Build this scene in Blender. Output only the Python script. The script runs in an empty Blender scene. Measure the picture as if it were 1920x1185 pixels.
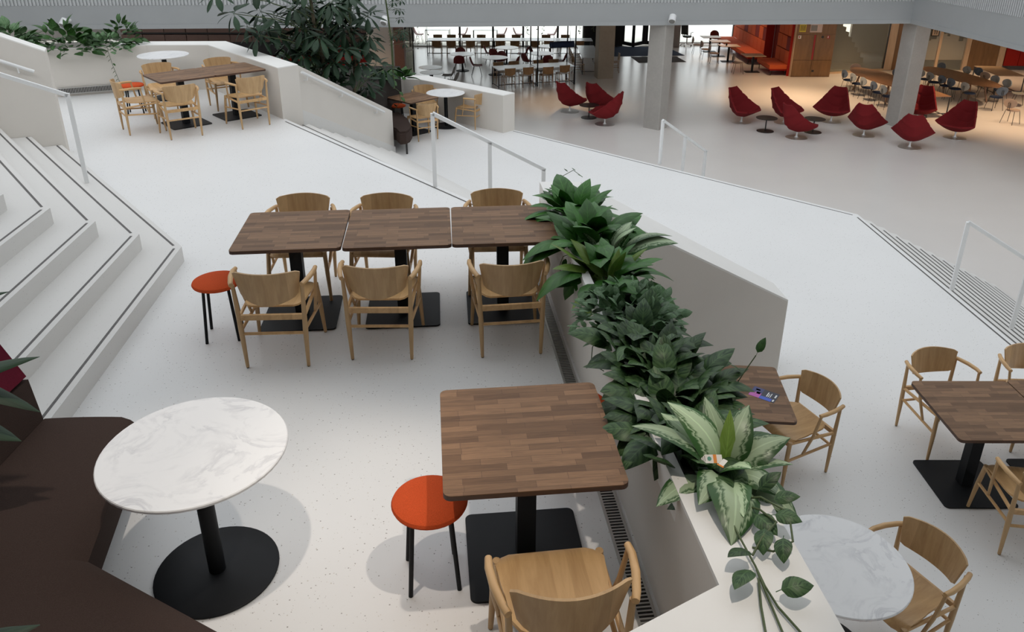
import bpy, math, random
from mathutils import Matrix, Vector
R = random.Random(7)
scene = bpy.context.scene
COL = scene.collection
PI = math.pi
ZB, ZD = -1.337, -3.5          # middle terrace, entrance hall (upper terrace is z = 0)

# ------------------------------------------------------------------ camera, world, lights, exposure
def setup_view():
    p, r = 0.4056, 0.0017
    fw = Vector((0, math.cos(p), -math.sin(p))); up = Vector((0, math.sin(p), math.cos(p))); rt = Vector((1, 0, 0))
    r2 = rt*math.cos(r) + up*math.sin(r); u2 = up*math.cos(r) - rt*math.sin(r)
    cd = bpy.data.cameras.new('camera'); co = bpy.data.objects.new('camera', cd); COL.objects.link(co)
    cd.sensor_fit = 'HORIZONTAL'; cd.sensor_width = 36; cd.lens = 36*1471.2/1920
    cd.shift_y = -127.6/1920; cd.clip_end = 300; cd.clip_start = .05
    m = Matrix.Identity(4)
    for i in range(3):
        m[i][0] = r2[i]; m[i][1] = u2[i]; m[i][2] = -fw[i]
    m[2][3] = 3.0
    co.matrix_world = m
    scene.camera = co
    w = bpy.data.worlds.new('world'); scene.world = w; w.use_nodes = True
    bg = w.node_tree.nodes['Background']
    bg.inputs[0].default_value = (.985, .99, 1.0, 1); bg.inputs[1].default_value = 2.6
    vs = scene.view_settings
    vs.view_transform = 'Standard'; vs.look = 'None'; vs.gamma = 1; vs.use_curve_mapping = False
    vs.exposure = -0.08
setup_view()

def spot(name, loc, target, power, col, angle=70, blend=.6, size=.06):
    l = bpy.data.lights.new(name, 'SPOT'); l.energy = power; l.color = col
    l.spot_size = math.radians(angle); l.spot_blend = blend; l.shadow_soft_size = size
    o = bpy.data.objects.new(name, l); COL.objects.link(o); o.location = loc
    d = Vector(target) - Vector(loc)
    o.rotation_euler = d.to_track_quat('-Z', 'Y').to_euler()
    return o
WARM = (1.0, .66, .38)
# ------------------------------------------------------------------ materials
def nodes(name):
    m = bpy.data.materials.new(name); m.use_nodes = True
    nt = m.node_tree; b = nt.nodes['Principled BSDF']
    return m, nt, b
def N(nt, t, **kw):
    n = nt.nodes.new(t)
    for k, v in kw.items(): setattr(n, k, v)
    return n
def setin(n, **kw):
    for k, v in kw.items(): n.inputs[k.replace('_', ' ')].default_value = v
def c4(c): return (c[0], c[1], c[2], 1)
def coords(nt, scale=(1, 1, 1), kind='Object'):
    tc = N(nt, 'ShaderNodeTexCoord'); mp = N(nt, 'ShaderNodeMapping')
    mp.inputs['Scale'].default_value = scale
    nt.links.new(tc.outputs[kind], mp.inputs['Vector'])
    return mp.outputs['Vector']
def ramp(nt, fac, stops):
    r = N(nt, 'ShaderNodeValToRGB'); e = r.color_ramp.elements
    while len(e) < len(stops): e.new(.5)
    for i, (p, c) in enumerate(stops): e[i].position = p; e[i].color = c4(c)
    nt.links.new(fac, r.inputs[0]); return r.outputs[0]
def mix(nt, fac, a, b, mode='MIX'):
    n = N(nt, 'ShaderNodeMix', data_type='RGBA', blend_type=mode)
    for s, v in ((0, fac), (6, a), (7, b)):
        if hasattr(v, 'links'): nt.links.new(v, n.inputs[s])
        else: n.inputs[s].default_value = v if s == 0 else c4(v)
    return n.outputs[2]
def noise(nt, vec, scale, detail=4, rough=.5, dist=0):
    n = N(nt, 'ShaderNodeTexNoise'); setin(n, Scale=scale, Detail=detail, Roughness=rough, Distortion=dist)
    nt.links.new(vec, n.inputs['Vector']); return n.outputs[0]
def bump(nt, b, h, strength=.2, dist=.01):
    n = N(nt, 'ShaderNodeBump'); setin(n, Strength=strength, Distance=dist)
    nt.links.new(h, n.inputs['Height']); nt.links.new(n.outputs[0], b.inputs['Normal'])
def plain(name, col, rough=.5, metal=0, var=.06, scale=6, spec=.5, bmp=0):
    m, nt, b = nodes(name)
    v = coords(nt); f = noise(nt, v, scale, 5)
    lo = tuple(x*(1-var) for x in col); hi = tuple(min(1, x*(1+var)) for x in col)
    nt.links.new(ramp(nt, f, [(.3, lo), (.7, hi)]), b.inputs['Base Color'])
    setin(b, Roughness=rough, Metallic=metal); b.inputs['Specular IOR Level'].default_value = spec
    if bmp: bump(nt, b, noise(nt, v, bmp, 3), .25, .004)
    return m
def terrazzo(name, base, rough, speck=.5, spec=.4):
    m, nt, b = nodes(name); v = coords(nt)
    big = ramp(nt, noise(nt, v, .8, 4), [(.3, tuple(x*.97 for x in base)), (.7, base)])
    col = big
    for sc, th, c in ((38, .16, (.28, .26, .24)), (70, .14, (.38, .34, .30)), (26, .12, (.60, .57, .52))):
        vo = N(nt, 'ShaderNodeTexVoronoi'); setin(vo, Scale=sc); nt.links.new(v, vo.inputs['Vector'])
        dist = ramp(nt, vo.outputs['Distance'], [(th*.8, (1, 1, 1)), (th, (0, 0, 0))])
        sp = N(nt, 'ShaderNodeSeparateColor'); nt.links.new(vo.outputs['Color'], sp.inputs[0])
        sel = ramp(nt, sp.outputs[0], [(.30, (1, 1, 1)), (.32, (0, 0, 0))])
        f = N(nt, 'ShaderNodeMath', operation='MULTIPLY'); nt.links.new(dist, f.inputs[0]); nt.links.new(sel, f.inputs[1])
        f2 = N(nt, 'ShaderNodeMath', operation='MULTIPLY'); nt.links.new(f.outputs[0], f2.inputs[0]); f2.inputs[1].default_value = speck
        col = mix(nt, f2.outputs[0], col, c)
    nt.links.new(col, b.inputs['Base Color']); setin(b, Roughness=rough); b.inputs['Specular IOR Level'].default_value = spec
    return m
def wood(name, dark, light, scale, rough=.45, bands=None):
    m, nt, b = nodes(name); v = coords(nt, scale)
    f = noise(nt, v, 1.0, 8, .62, .6)
    c = ramp(nt, f, [(.28, dark), (.72, light)])
    if bands:      # veneer leaves laid side by side
        vb = coords(nt, bands); w = N(nt, 'ShaderNodeTexNoise', noise_dimensions='1D')
        sx = N(nt, 'ShaderNodeSeparateXYZ'); nt.links.new(vb, sx.inputs[0])
        fl = N(nt, 'ShaderNodeMath', operation='FLOOR'); nt.links.new(sx.outputs[0], fl.inputs[0])
        wn = N(nt, 'ShaderNodeTexWhiteNoise', noise_dimensions='1D'); nt.links.new(fl.outputs[0], wn.inputs['W'])
        c = mix(nt, .35, c, ramp(nt, wn.outputs[0], [(0, tuple(x*.8 for x in dark)), (1, light)]))
    nt.links.new(c, b.inputs['Base Color']); setin(b, Roughness=rough); bump(nt, b, f, .08, .002)
    return m
def staves(name):
    m, nt, b = nodes(name); v = coords(nt)
    br = N(nt, 'ShaderNodeTexBrick', offset=.37, offset_frequency=2, squash=1.35, squash_frequency=3)
    setin(br, Scale=1, Mortar_Size=.0008, Mortar_Smooth=0, Bias=0, Brick_Width=.23, Row_Height=.042)
    br.inputs['Color1'].default_value = c4((.14, .074, .036)); br.inputs['Color2'].default_value = c4((.29, .165, .088))
    br.inputs['Mortar'].default_value = c4((.10, .055, .033)); nt.links.new(v, br.inputs['Vector'])
    g = noise(nt, coords(nt, (5, 70, 20)), 1, 8, .65, 1.2)
    c = mix(nt, .75, br.outputs['Color'], ramp(nt, g, [(.25, (.50, .48, .46)), (.75, (1.25, 1.22, 1.18))]), 'MULTIPLY')
    nt.links.new(c, b.inputs['Base Color']); setin(b, Roughness=.5); b.inputs['Specular IOR Level'].default_value = .3; bump(nt, b, g, .06, .001)
    return m
def marble(name, tint=(.86, .86, .86), vein=(.60, .60, .62)):
    m, nt, b = nodes(name); v = coords(nt)
    d = noise(nt, v, 3.2, 5, .6, 1.5)
    w = noise(nt, v, 3.4, 5, .6, 2.2)
    a = ramp(nt, w, [(.40, tint), (.49, vein), (.54, tint)])
    c = mix(nt, ramp(nt, d, [(.42, (0, 0, 0)), (.62, (.8, .8, .8))]), tint, a)
    nt.links.new(c, b.inputs['Base Color']); setin(b, Roughness=.30)
    return m
def concrete(name, base):
    m, nt, b = nodes(name); v = coords(nt)
    f = noise(nt, v, 2.2, 8, .65); g = noise(nt, v, 14, 6, .7)
    c = mix(nt, .4, ramp(nt, f, [(.3, tuple(x*.82 for x in base)), (.7, base)]), ramp(nt, g, [(.3, tuple(x*.8 for x in base)), (.65, base)]))
    nt.links.new(c, b.inputs['Base Color']); setin(b, Roughness=.85); bump(nt, b, g, .15, .01)
    return m
def fabric(name, col, rough=.95):
    m, nt, b = nodes(name); v = coords(nt)
    f = noise(nt, v, 260, 2); l = noise(nt, v, 5, 3)
    c = mix(nt, .35, ramp(nt, f, [(.3, tuple(x*.75 for x in col)), (.7, tuple(min(1, x*1.2) for x in col))]), ramp(nt, l, [(.3, tuple(x*.9 for x in col)), (.7, col)]))
    nt.links.new(c, b.inputs['Base Color']); setin(b, Roughness=rough); b.inputs['Specular IOR Level'].default_value = .2
    bump(nt, b, f, .3, .002)
    return m
def leafmat(name, base, vein, edge=None, rough=.38, pattern='vein'):
    """UV: u across the blade (0..1, midrib .5), v from stalk to tip."""
    m, nt, b = nodes(name)
    uv = N(nt, 'ShaderNodeUVMap'); sx = N(nt, 'ShaderNodeSeparateXYZ'); nt.links.new(uv.outputs[0], sx.inputs[0])
    def M_(op, a, b_=None):
        n = N(nt, 'ShaderNodeMath', operation=op)
        for i, q in enumerate((a, b_)):
            if q is None: continue
            if hasattr(q, 'links'): nt.links.new(q, n.inputs[i])
            else: n.inputs[i].default_value = q
        return n.outputs[0]
    au = M_('ABSOLUTE', M_('SUBTRACT', sx.outputs[0], .5))
    ang = M_('SUBTRACT', sx.outputs[1], M_('MULTIPLY', au, .55))
    cb = N(nt, 'ShaderNodeCombineXYZ'); nt.links.new(M_('MULTIPLY', ang, 9), cb.inputs[0]); nt.links.new(M_('MULTIPLY', au, 1.5), cb.inputs[1])
    oi = N(nt, 'ShaderNodeObjectInfo'); nt.links.new(M_('MULTIPLY', oi.outputs['Random'], 20), cb.inputs[2])
    f = noise(nt, cb.outputs[0], 1.6, 3, .5)
    if pattern == 'vein':
        c = ramp(nt, f, [(.36, base), (.62, vein)])
    else:        # pale blade, green margin and feathered green streaks
        e = M_('ADD', au, M_('MULTIPLY', f, .34))
        c = ramp(nt, e, [(.40, vein), (.47, base), (.50, vein), (.56, base)])
    rib = ramp(nt, au, [(.0, (1, 1, 1)), (.035, (0, 0, 0))])
    c = mix(nt, M_('MULTIPLY', rib, .5), c, tuple(min(1, x*1.8) for x in (edge or vein)))
    rv = N(nt, 'ShaderNodeHueSaturation'); nt.links.new(c, rv.inputs['Color'])
    nt.links.new(M_('ADD', M_('MULTIPLY', oi.outputs['Random'], .6), .72), rv.inputs['Value'])
    nt.links.new(rv.outputs[0], b.inputs['Base Color']); setin(b, Roughness=rough); b.inputs['Specular IOR Level'].default_value = .36
    bump(nt, b, M_('ADD', f, M_('MULTIPLY', au, -1.0)), .25, .004)
    return m
def glassmat(name, col=(.9, .95, .95), alpha=.22):
    m, nt, b = nodes(name)
    tr = N(nt, 'ShaderNodeBsdfTransparent'); tr.inputs[0].default_value = c4(col)
    gl = N(nt, 'ShaderNodeBsdfGlossy'); gl.inputs['Roughness'].default_value = .03
    lw = N(nt, 'ShaderNodeLayerWeight'); lw.inputs[0].default_value = .5
    fr = N(nt, 'ShaderNodeMath', operation='POWER'); nt.links.new(lw.outputs['Facing'], fr.inputs[0]); fr.inputs[1].default_value = 4.0
    mx = N(nt, 'ShaderNodeMixShader'); nt.links.new(fr.outputs[0], mx.inputs[0])
    nt.links.new(tr.outputs[0], mx.inputs[1]); nt.links.new(gl.outputs[0], mx.inputs[2])
    df = N(nt, 'ShaderNodeBsdfDiffuse'); df.inputs[0].default_value = c4(col)
    m2 = N(nt, 'ShaderNodeMixShader'); m2.inputs[0].default_value = alpha
    nt.links.new(mx.outputs[0], m2.inputs[1]); nt.links.new(df.outputs[0], m2.inputs[2])
    nt.links.new(m2.outputs[0], nt.nodes['Material Output'].inputs[0])
    return m
def dimglass(name, col):
    m, nt, b = nodes(name); tr = N(nt, 'ShaderNodeBsdfTransparent'); tr.inputs[0].default_value = c4(col)
    nt.links.new(tr.outputs[0], nt.nodes['Material Output'].inputs[0]); return m
MT = dict(
    terr=terrazzo('white terrazzo', (.80, .80, .79), .42, .85),
    step=terrazzo('stair terrazzo', (.71, .70, .675), .5, .35),
    hall=terrazzo('hall resin floor', (.78, .75, .72), .24, .12, .5),
    wall=plain('off white render', (.70, .665, .615), .8, 0, .02, 2, .2),
    top=plain('white coping', (.84, .83, .80), .6, 0, .015, 2),
    paint=plain('grey white paint', (.52, .535, .54), .6, 0, .02, 1.5, .3),
    skydim=dimglass('sky dimming glazing', (.66, .67, .68)), fasc=plain('fascia paint', (.375, .39, .395), .6, 0, .02, 1.5, .3), white=plain('white enamel', (.82, .83, .83), .35, 0, .02),
    galv=plain('upper gallery panelling', (.36, .34, .32), .8, 0, .05),
    strip=plain('nosing strip', (.10, .095, .09), .6, 0, .2, 40),
    grille=plain('aluminium', (.55, .54, .52), .35, .8, .05),
    gap=plain('shadow gap black', (.03, .03, .03), .7),
    black=plain('black powder coat', (.011, .012, .014), .55, 0, .1, 6, .22),
    dmetal=plain('dark metal', (.03, .028, .028), .4, .3, .1),
    oaky=wood('oak along', (.50, .29, .118), (.76, .49, .235), (22, 3, 22), .42, (14, 1, 1)),
    oakz=wood('oak upright', (.43, .26, .115), (.65, .435, .225), (26, 26, 3), .45, (14, 1, 1)),
    hallwood=wood('hall chair ply', (.22, .115, .045), (.36, .20, .085), (18, 18, 3), .45),
    stav=staves('walnut staves'),
    edge=plain('walnut edge', (.085, .045, .03), .5),
    marb=marble('white marble'), marb2=marble('blue white marble', (.80, .85, .90), (.62, .66, .72)),
    orange=fabric('orange wool', (.60, .085, .022)),
    boothor=fabric('booth orange', (.58, .11, .035)), boothdk=fabric('booth plum', (.22, .035, .03)), boothrd=fabric('booth red', (.34, .02, .015)),
    brownf=fabric('dark brown wool', (.052, .034, .028)), burg=fabric('burgundy wool', (.12, .008, .022)),
    benchbr=fabric('tan brown leather', (.20, .125, .10), .6),
    red=fabric('lounge red', (.19, .015, .018)), shell=plain('burgundy shell', (.17, .018, .016), .45),
    bluef=fabric('blue grey wool', (.12, .155, .21)), navyf=fabric('navy wool', (.025, .04, .085)), greyf=fabric('pale grey wool', (.30, .33, .35)), beige=fabric('beige wool', (.42, .32, .26)),
    conc=concrete('cast concrete', (.45, .43, .40)), concw=concrete('warm concrete', (.40, .34, .27)),
    post=plain('red brown steel', (.16, .075, .055), .6), beech=wood('pale beech', (.52, .36, .22), (.66, .48, .32), (12, 12, 1.5)),
    walw=wood('veneer brown', (.17, .085, .028), (.26, .135, .05), (9, 9, 1.2)), mapl=wood('oval top', (.20, .10, .05), (.32, .17, .09), (12, 2, 12), .35),
    matn=fabric('navy mat', (.03, .045, .085)), matg=fabric('grey mat', (.085, .08, .08)), glass=glassmat('clear glass', (.93, .96, .96), .05), fglass=glassmat('partition glass', (.86, .86, .80), .10), film=glassmat('frosted film', (.45, .43, .37), .75),
    pave=plain('terrace paving', (.78, .76, .70), .9, 0, .06, .5), soil=plain('potting soil', (.02, .014, .010), .95, 0, .4, 40), pot=plain('dark planter liner', (.03, .022, .02), .6),
    lily=leafmat('lily leaf', (.030, .115, .016), (.055, .17, .03), rough=.42), hoya=leafmat('grey green leaf', (.06, .135, .055), (.13, .22, .11), rough=.55), scin=leafmat('dark patterned leaf', (.010, .036, .010), (.06, .115, .042), rough=.45), agla=leafmat('silver variegated leaf', (.03, .09, .02), (.36, .46, .29), rough=.38, pattern='silver'), young=leafmat('fresh leaf', (.12, .20, .03), (.16, .25, .05), rough=.35), umb=leafmat('umbrella leaf', (.010, .030, .013), (.018, .045, .020), rough=.5), bushd=leafmat('bush leaf', (.022, .07, .014), (.04, .11, .022), rough=.48),
    stem=plain('green stem', (.07, .10, .035), .55), bark=plain('bark', (.10, .08, .05), .9, 0, .3, 20),
    yellow=plain('yellow card', (.62, .50, .06), .7), pink=plain('appliance pale', (.60, .48, .44), .5), grey=plain('grey panel', (.22, .22, .21), .5), redp=plain('red paint', (.38, .02, .02), .5), tagw=plain('paper tag', (.78, .76, .70), .6), tago=plain('tag orange', (.75, .24, .02), .6), tagg=plain('tag green', (.08, .30, .22), .6),
    flyb=plain('flyer blue', (.03, .035, .16), .4), flyp=plain('flyer magenta', (.50, .10, .42), .4), flyn=plain('flyer night', (.012, .012, .03), .4), flyc=plain('flyer cobalt', (.04, .10, .55), .4),
)
# ------------------------------------------------------------------ mesh helpers
class M:
    def __init__(s): s.v = []; s.f = []
    def add(s, v, f):
        n = len(s.v); s.v += [tuple(p) for p in v]; s.f += [tuple(i+n for i in q) for q in f]; return s
    def box(s, a, b):
        (x0, y0, z0), (x1, y1, z1) = a, b
        return s.add([(x0, y0, z0), (x1, y0, z0), (x1, y1, z0), (x0, y1, z0), (x0, y0, z1), (x1, y0, z1), (x1, y1, z1), (x0, y1, z1)],
                     [(0, 3, 2, 1), (4, 5, 6, 7), (0, 1, 5, 4), (1, 2, 6, 5), (2, 3, 7, 6), (3, 0, 4, 7)])
    def prism(s, poly, z0, z1):
        n = len(poly)
        area = sum(poly[i][0]*poly[(i+1) % n][1]-poly[(i+1) % n][0]*poly[i][1] for i in range(n))
        if area < 0: poly = poly[::-1]
        g = lambda z, i: z[i] if isinstance(z, (list, tuple)) else z
        if area < 0:
            z0 = z0[::-1] if isinstance(z0, (list, tuple)) else z0; z1 = z1[::-1] if isinstance(z1, (list, tuple)) else z1
        v = [(p[0], p[1], g(z0, i)) for i, p in enumerate(poly)] + [(p[0], p[1], g(z1, i)) for i, p in enumerate(poly)]
        f = [tuple(range(n-1, -1, -1)), tuple(range(n, 2*n))] + [(i, (i+1) % n, (i+1) % n+n, i+n) for i in range(n)]
        return s.add(v, f)
    def tube(s, pts, rad, n=8, caps=True):
        pts = [Vector(p) for p in pts]
        if not isinstance(rad, (list, tuple)): rad = [rad]*len(pts)
        v = []; f = []
        ref = None
        for i, p in enumerate(pts):
            d = (pts[min(i+1, len(pts)-1)] - pts[max(i-1, 0)]).normalized()
            if ref is None: ref = Vector((0, 0, 1)) if abs(d.z) < .9 else Vector((1, 0, 0))
            a = d.cross(ref).normalized(); b = d.cross(a).normalized()
            for k in range(n):
                t = 2*PI*k/n; q = p + (a*math.cos(t) + b*math.sin(t))*rad[i]; v.append(q)
        for i in range(len(pts)-1):
            for k in range(n):
                k2 = (k+1) % n; f.append((i*n+k, (i+1)*n+k, (i+1)*n+k2, i*n+k2))
        if caps:
            f.append(tuple(range(n))); f.append(tuple((len(pts)-1)*n+k for k in range(n-1, -1, -1)))
        return s.add(v, f)
    def lathe(s, prof, n=24, c=(0, 0)):
        v = []; f = []
        for (r, z) in prof:
            for k in range(n):
                t = 2*PI*k/n; v.append((c[0]+r*math.cos(t), c[1]+r*math.sin(t), z))
        for i in range(len(prof)-1):
            for k in range(n):
                k2 = (k+1) % n; f.append((i*n+k, i*n+k2, (i+1)*n+k2, (i+1)*n+k))
        f.append(tuple(range(n-1, -1, -1))); f.append(tuple((len(prof)-1)*n+k for k in range(n)))
        return s.add(v, f)
    def sheet(s, fn, nu, nv, th):
        """fn(u,v)->point; gives the surface thickness th along its normal"""
        P = [[Vector(fn(i/nu, j/nv)) for j in range(nv+1)] for i in range(nu+1)]
        top = []; bot = []
        for i in range(nu+1):
            for j in range(nv+1):
                du = P[min(i+1, nu)][j]-P[max(i-1, 0)][j]; dv = P[i][min(j+1, nv)]-P[i][max(j-1, 0)]
                n = du.cross(dv); n = n.normalized() if n.length > 1e-9 else Vector((0, 0, 1))
                top.append(P[i][j]+n*th/2); bot.append(P[i][j]-n*th/2)
        k = len(top); w = nv+1; f = []
        for i in range(nu):
            for j in range(nv):
                a, b, c, d = i*w+j, (i+1)*w+j, (i+1)*w+j+1, i*w+j+1
                f.append((a, b, c, d)); f.append((a+k, d+k, c+k, b+k))
        for j in range(nv):
            f.append((j, j+1, j+1+k, j+k)); a = nu*w+j; f.append((a+1, a, a+k, a+1+k))
        for i in range(nu):
            a = i*w; b = (i+1)*w; f.append((b, a, a+k, b+k)); a += nv; b += nv; f.append((a, b, b+k, a+k))
        return s.add(top+bot, f)
    def mesh(s, name, mat, smooth=False):
        me = bpy.data.meshes.new(name); me.from_pydata(s.v, [], s.f)
        me.materials.append(mat)
        if smooth:
            me.polygons.foreach_set('use_smooth', [True]*len(me.polygons))
            try: me.set_sharp_from_angle(angle=math.radians(40))
            except Exception: pass
        me.update(); return me
def obj(name, me, parent=None, loc=None, rz=0):
    o = bpy.data.objects.new(name, me); COL.objects.link(o)
    if parent: o.parent = parent
    if loc: o.location = loc
    if rz: o.rotation_euler = (0, 0, rz)
    return o
def build(name, m, mat, parent=None, smooth=False, loc=None, rz=0):
    return obj(name, m.mesh(name, MT[mat] if isinstance(mat, str) else mat, smooth), parent, loc, rz)
def tag(o, label, cat, group=None, kind=None):
    o['label'] = label; o['category'] = cat
    if group: o['group'] = group
    if kind: o['kind'] = kind
    return o
def thing(name, label, cat, loc=(0, 0, 0), rz=0, group=None, kind=None):
    return tag(obj(name, None, None, loc, rz), label, cat, group, kind)
def dup(root, loc, rz, label, group=None):
    r = root.copy(); COL.objects.link(r); r.location = loc; r.rotation_euler = (0, 0, rz); r['label'] = label
    if group: r['group'] = group
    for ch in root.children:
        c = ch.copy(); COL.objects.link(c); c.parent = r
        for g in ch.children:
            d = g.copy(); COL.objects.link(d); d.parent = c
    return r
class Maker:
    """first use moves the model itself, later uses copy it"""
    def __init__(s, fn): s.fn = fn; s.root = None
    def __call__(s, loc, rz, label, group=None):
        if s.root is None:
            s.root = s.fn(); s.root.location = loc; s.root.rotation_euler = (0, 0, rz); s.root['label'] = label
            if group: s.root['group'] = group
            return s.root
        return dup(s.root, loc, rz, label, group)
def rrect(w, h, r, n=5):
    p = []
    for cx, cy, a0 in ((w/2-r, h/2-r, 0), (-w/2+r, h/2-r, 90), (-w/2+r, -h/2+r, 180), (w/2-r, -h/2+r, 270)):
        for i in range(n+1):
            a = math.radians(a0+90*i/n); p.append((cx+r*math.cos(a), cy+r*math.sin(a)))
    return p
ORD = 'first second third fourth fifth sixth seventh eighth ninth tenth eleventh twelfth'.split()
# ------------------------------------------------------------------ the setting
def struct(name, m, mat, label, cat, smooth=False):
    return tag(build(name, m, mat, None, smooth), label, cat, None, 'structure')
def lerp(a, b, t): return tuple(a[i]+(b[i]-a[i])*t for i in range(len(a)))
def unit(a, b):
    d = (b[0]-a[0], b[1]-a[1]); l = math.hypot(*d); return (d[0]/l, d[1]/l)
def bar(m, a, b, w, z0, z1):
    """upright board between plan points a and b, thickness w"""
    u = unit(a, b); n = (-u[1]*w/2, u[0]*w/2)
    return m.prism([(a[0]-n[0], a[1]-n[1]), (b[0]-n[0], b[1]-n[1]), (b[0]+n[0], b[1]+n[1]), (a[0]+n[0], a[1]+n[1])], z0, z1)

struct('floor', M().box((-32, 8, ZD-.3), (34, 41.75, ZD)), 'hall', 'glossy warm beige floor of the entrance hall below', 'floor')
struct('floor', M().box((-40, 41.75, ZD-.35), (40, 90, ZD-.05)), 'pave', 'sunlit pale paving of the terrace outside the windows', 'paving')
B_EDGE = [(.05, 16.54), (5.39, 11.45), (5.5, 7.3), (5.62, -4.5)]
struct('floor', M().prism([(-4.6, 18.6), (-2.3, 18.45)] + B_EDGE + [(.7, -4.5), (.7, 6.4), (-3.6, 12.2), (-4.6, 13)], ZD, ZB), 'terr', 'white terrazzo floor of the middle terrace right of the planter', 'floor')
A_POLY = [(-3.456, 11.975), (.55, 7.112), (.62, 6.73), (.66, 6.2), (.75, 2.13), (.4, 1.9), (-.6, 1.36), (-1, .6), (-2.4, .4), (-9, .4), (-10.5, 8), (-10.5, 13.2), (-8, 13.9), (-6.54, 14.4), (-5.43, 14.4), (-3.55, 12.1)]
struct('floor', M().prism(A_POLY, ZD, 0), 'terr', 'white terrazzo floor of the upper terrace with the long table row', 'floor')
def strip(parent, a, b, z, w=.022, gap0=.0, gap1=.0):
    u = unit(a, b); a = (a[0]+u[0]*gap0, a[1]+u[1]*gap0); b = (b[0]-u[0]*gap1, b[1]-u[1]*gap1)
    return build('nosing_strip', bar(M(), a, b, w, z-.004, z+.0015), 'strip', parent)
t = thing('trim_1', 'thin dark nosing strip along the edge of the upper terrace', 'nosing', kind='structure')
strip(t, (-3.51, 11.93), (.42, 7.16), 0)
t = thing('trim_2', 'thin dark nosing strip along the far edge of the middle terrace', 'nosing', kind='structure')
strip(t, (.02, 16.45), (5.34, 11.38), ZB, .022, 0, .06); strip(t, (5.33, 11.38), (5.44, 7.3), ZB, .022, .06); strip(t, (5.44, 7.3), (5.56, -4), ZB)

# left seating stairs
st = thing('staircase', 'wide white terrazzo stairs with bent corner rising on the left', 'stairs', kind='structure')
def lc(k): return (-3.05-.335*k, 6.66-.065*k)
def lu(k): return (-5.95-.29*k, 10.06-.135*k)
def ll(k): c = lc(k); return (c[0]+.31, c[1]-3.5)
for k in range(9):
    z = .15*(k+1)
    s = build('step', M().prism([ll(k), lc(k), lu(k), lu(k+1.02), lc(k+1.02), ll(k+1.02)], 0, z), 'step', st)
    a = lambda p, q=(-.055, -.012): (p[0]+q[0], p[1]+q[1])
    strip(s, a(ll(k), (-.055, 0)), a(lc(k), (-.055, 0)), z, .02, 0, .05)
    strip(s, a(lc(k), (-.05, -.02)), a(lu(k), (-.05, -.03)), z, .02, .05)
# stairs from the upper terrace down to the middle terrace
st = thing('staircase', 'terrazzo stairs falling from upper to middle terrace behind the long tables', 'stairs', kind='structure')
La, Lb, Ra, Rb = (-3.40, 12.06), (-2.30, 14.45), (.60, 7.05), (2.66, 7.28)
for k in range(1, 9):
    a, b = lerp(La, Lb, (k-1)/8), lerp(Ra, Rb, (k-1)/8); c, d = lerp(La, Lb, k/8), lerp(Ra, Rb, k/8)
    z = -k*.1486
    s = build('step', M().prism([a, b, d, c], ZB, z), 'step', st)
    u = unit(c, d); strip(s, (c[0]-u[1]*-.05-.05, c[1]-.05), (d[0]-.05, d[1]-.05), z, .02)
# stairs from the middle terrace down to the hall
st = thing('staircase', 'terrazzo stairs with dark nosing lines falling from middle terrace to hall', 'stairs', kind='structure')
def nb(k): return [(.05+.204*k, 16.54+.22*k), (5.39+.295*k, 11.45+.137*k), (5.5+.295*k, 7.3), (5.62+.295*k, -4.5)]
for k in range(1, 13):
    z = ZB-.1664*k; p, q = nb(k-1), nb(k)
    s = build('step', M().prism(p + q[::-1], ZD, z), 'step', st)
    strip(s, (q[0][0]-.03, q[0][1]-.05), (q[1][0]-.05, q[1][1]-.06), z, .022, 0, .05)
    strip(s, (q[1][0]-.055, q[1][1]-.06), (q[2][0]-.055, q[2][1]), z, .022, .05)
    strip(s, (q[2][0]-.055, q[2][1]), (q[3][0]-.055, q[3][1]), z, .022)

# planter wall between upper and middle terrace
def PL(y): return .247+(6.73-y)*.10978
HP = .76
pw = thing('wall_planter', 'long off white planter wall beside the tables, filled with plants', 'planter wall', kind='structure')
y0, y1 = 2.62, 6.73
build('wall_body', M().prism([(PL(y0), y0), (PL(y0)+.365, y0), (PL(y1)+.365, y1), (PL(y1), y1)], ZB, .60), 'wall', pw)
for a in (0, .305):
    build('coping', M().prism([(PL(y0)+a, y0), (PL(y0)+a+.06, y0), (PL(y1)+a+.06, y1), (PL(y1)+a, y1)], .60, HP), 'top', pw)
build('coping', M().prism([(PL(6.5)+.06, 6.5), (PL(6.5)+.305, 6.5), (PL(y1)+.305, y1), (PL(y1)+.06, y1)], .60, HP), 'top', pw)
PLAT = [(PL(y0), y0), (.752, 2.13), (.386, 1.92), (-.6, 1.36), (-.5, .9), (1.25, .5), (1.17, 1.5), (PL(y0)+.365, y0)]
build('wall_body', M().prism(PLAT, ZB, HP-.02), 'wall', pw)
build('coping', M().prism(PLAT, HP-.02, HP), 'top', pw)
build('soil', M().prism([(PL(y0)+.06, y0), (PL(y0)+.305, y0), (PL(6.5)+.305, 6.5), (PL(6.5)+.06, 6.5)], .60, .66), 'soil', pw)
for i in range(6):
    a, b = y0+.03+i*.64, y0+.03+i*.64+.6
    mm = M()
    for x0, x1, ya, yb in ((.065, .08, a, b), (.285, .30, a, b), (.065, .30, a, a+.015), (.065, .30, b-.015, b)):
        mm.prism([(PL(ya)+x0, ya), (PL(ya)+x1, ya), (PL(yb)+x1, yb), (PL(yb)+x0, yb)], .63, .735)
    build('trough_liner', mm, 'pot', pw)
sw = thing('wall_stair', 'grey white stair wall with falling top leaving the planter wall', 'stair wall', kind='structure')
vp = [(.69, 6.05), (2.71, 6.87), (2.68, 7.25), (.62, 6.73)]
build('wall_body', M().prism(vp, ZB, [.74, -.52, -.52, .74]), 'wall', sw)
build('coping', M().prism(vp, [.74, -.52, -.52, .74], [HP, -.5, -.5, HP]), 'top', sw)

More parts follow.
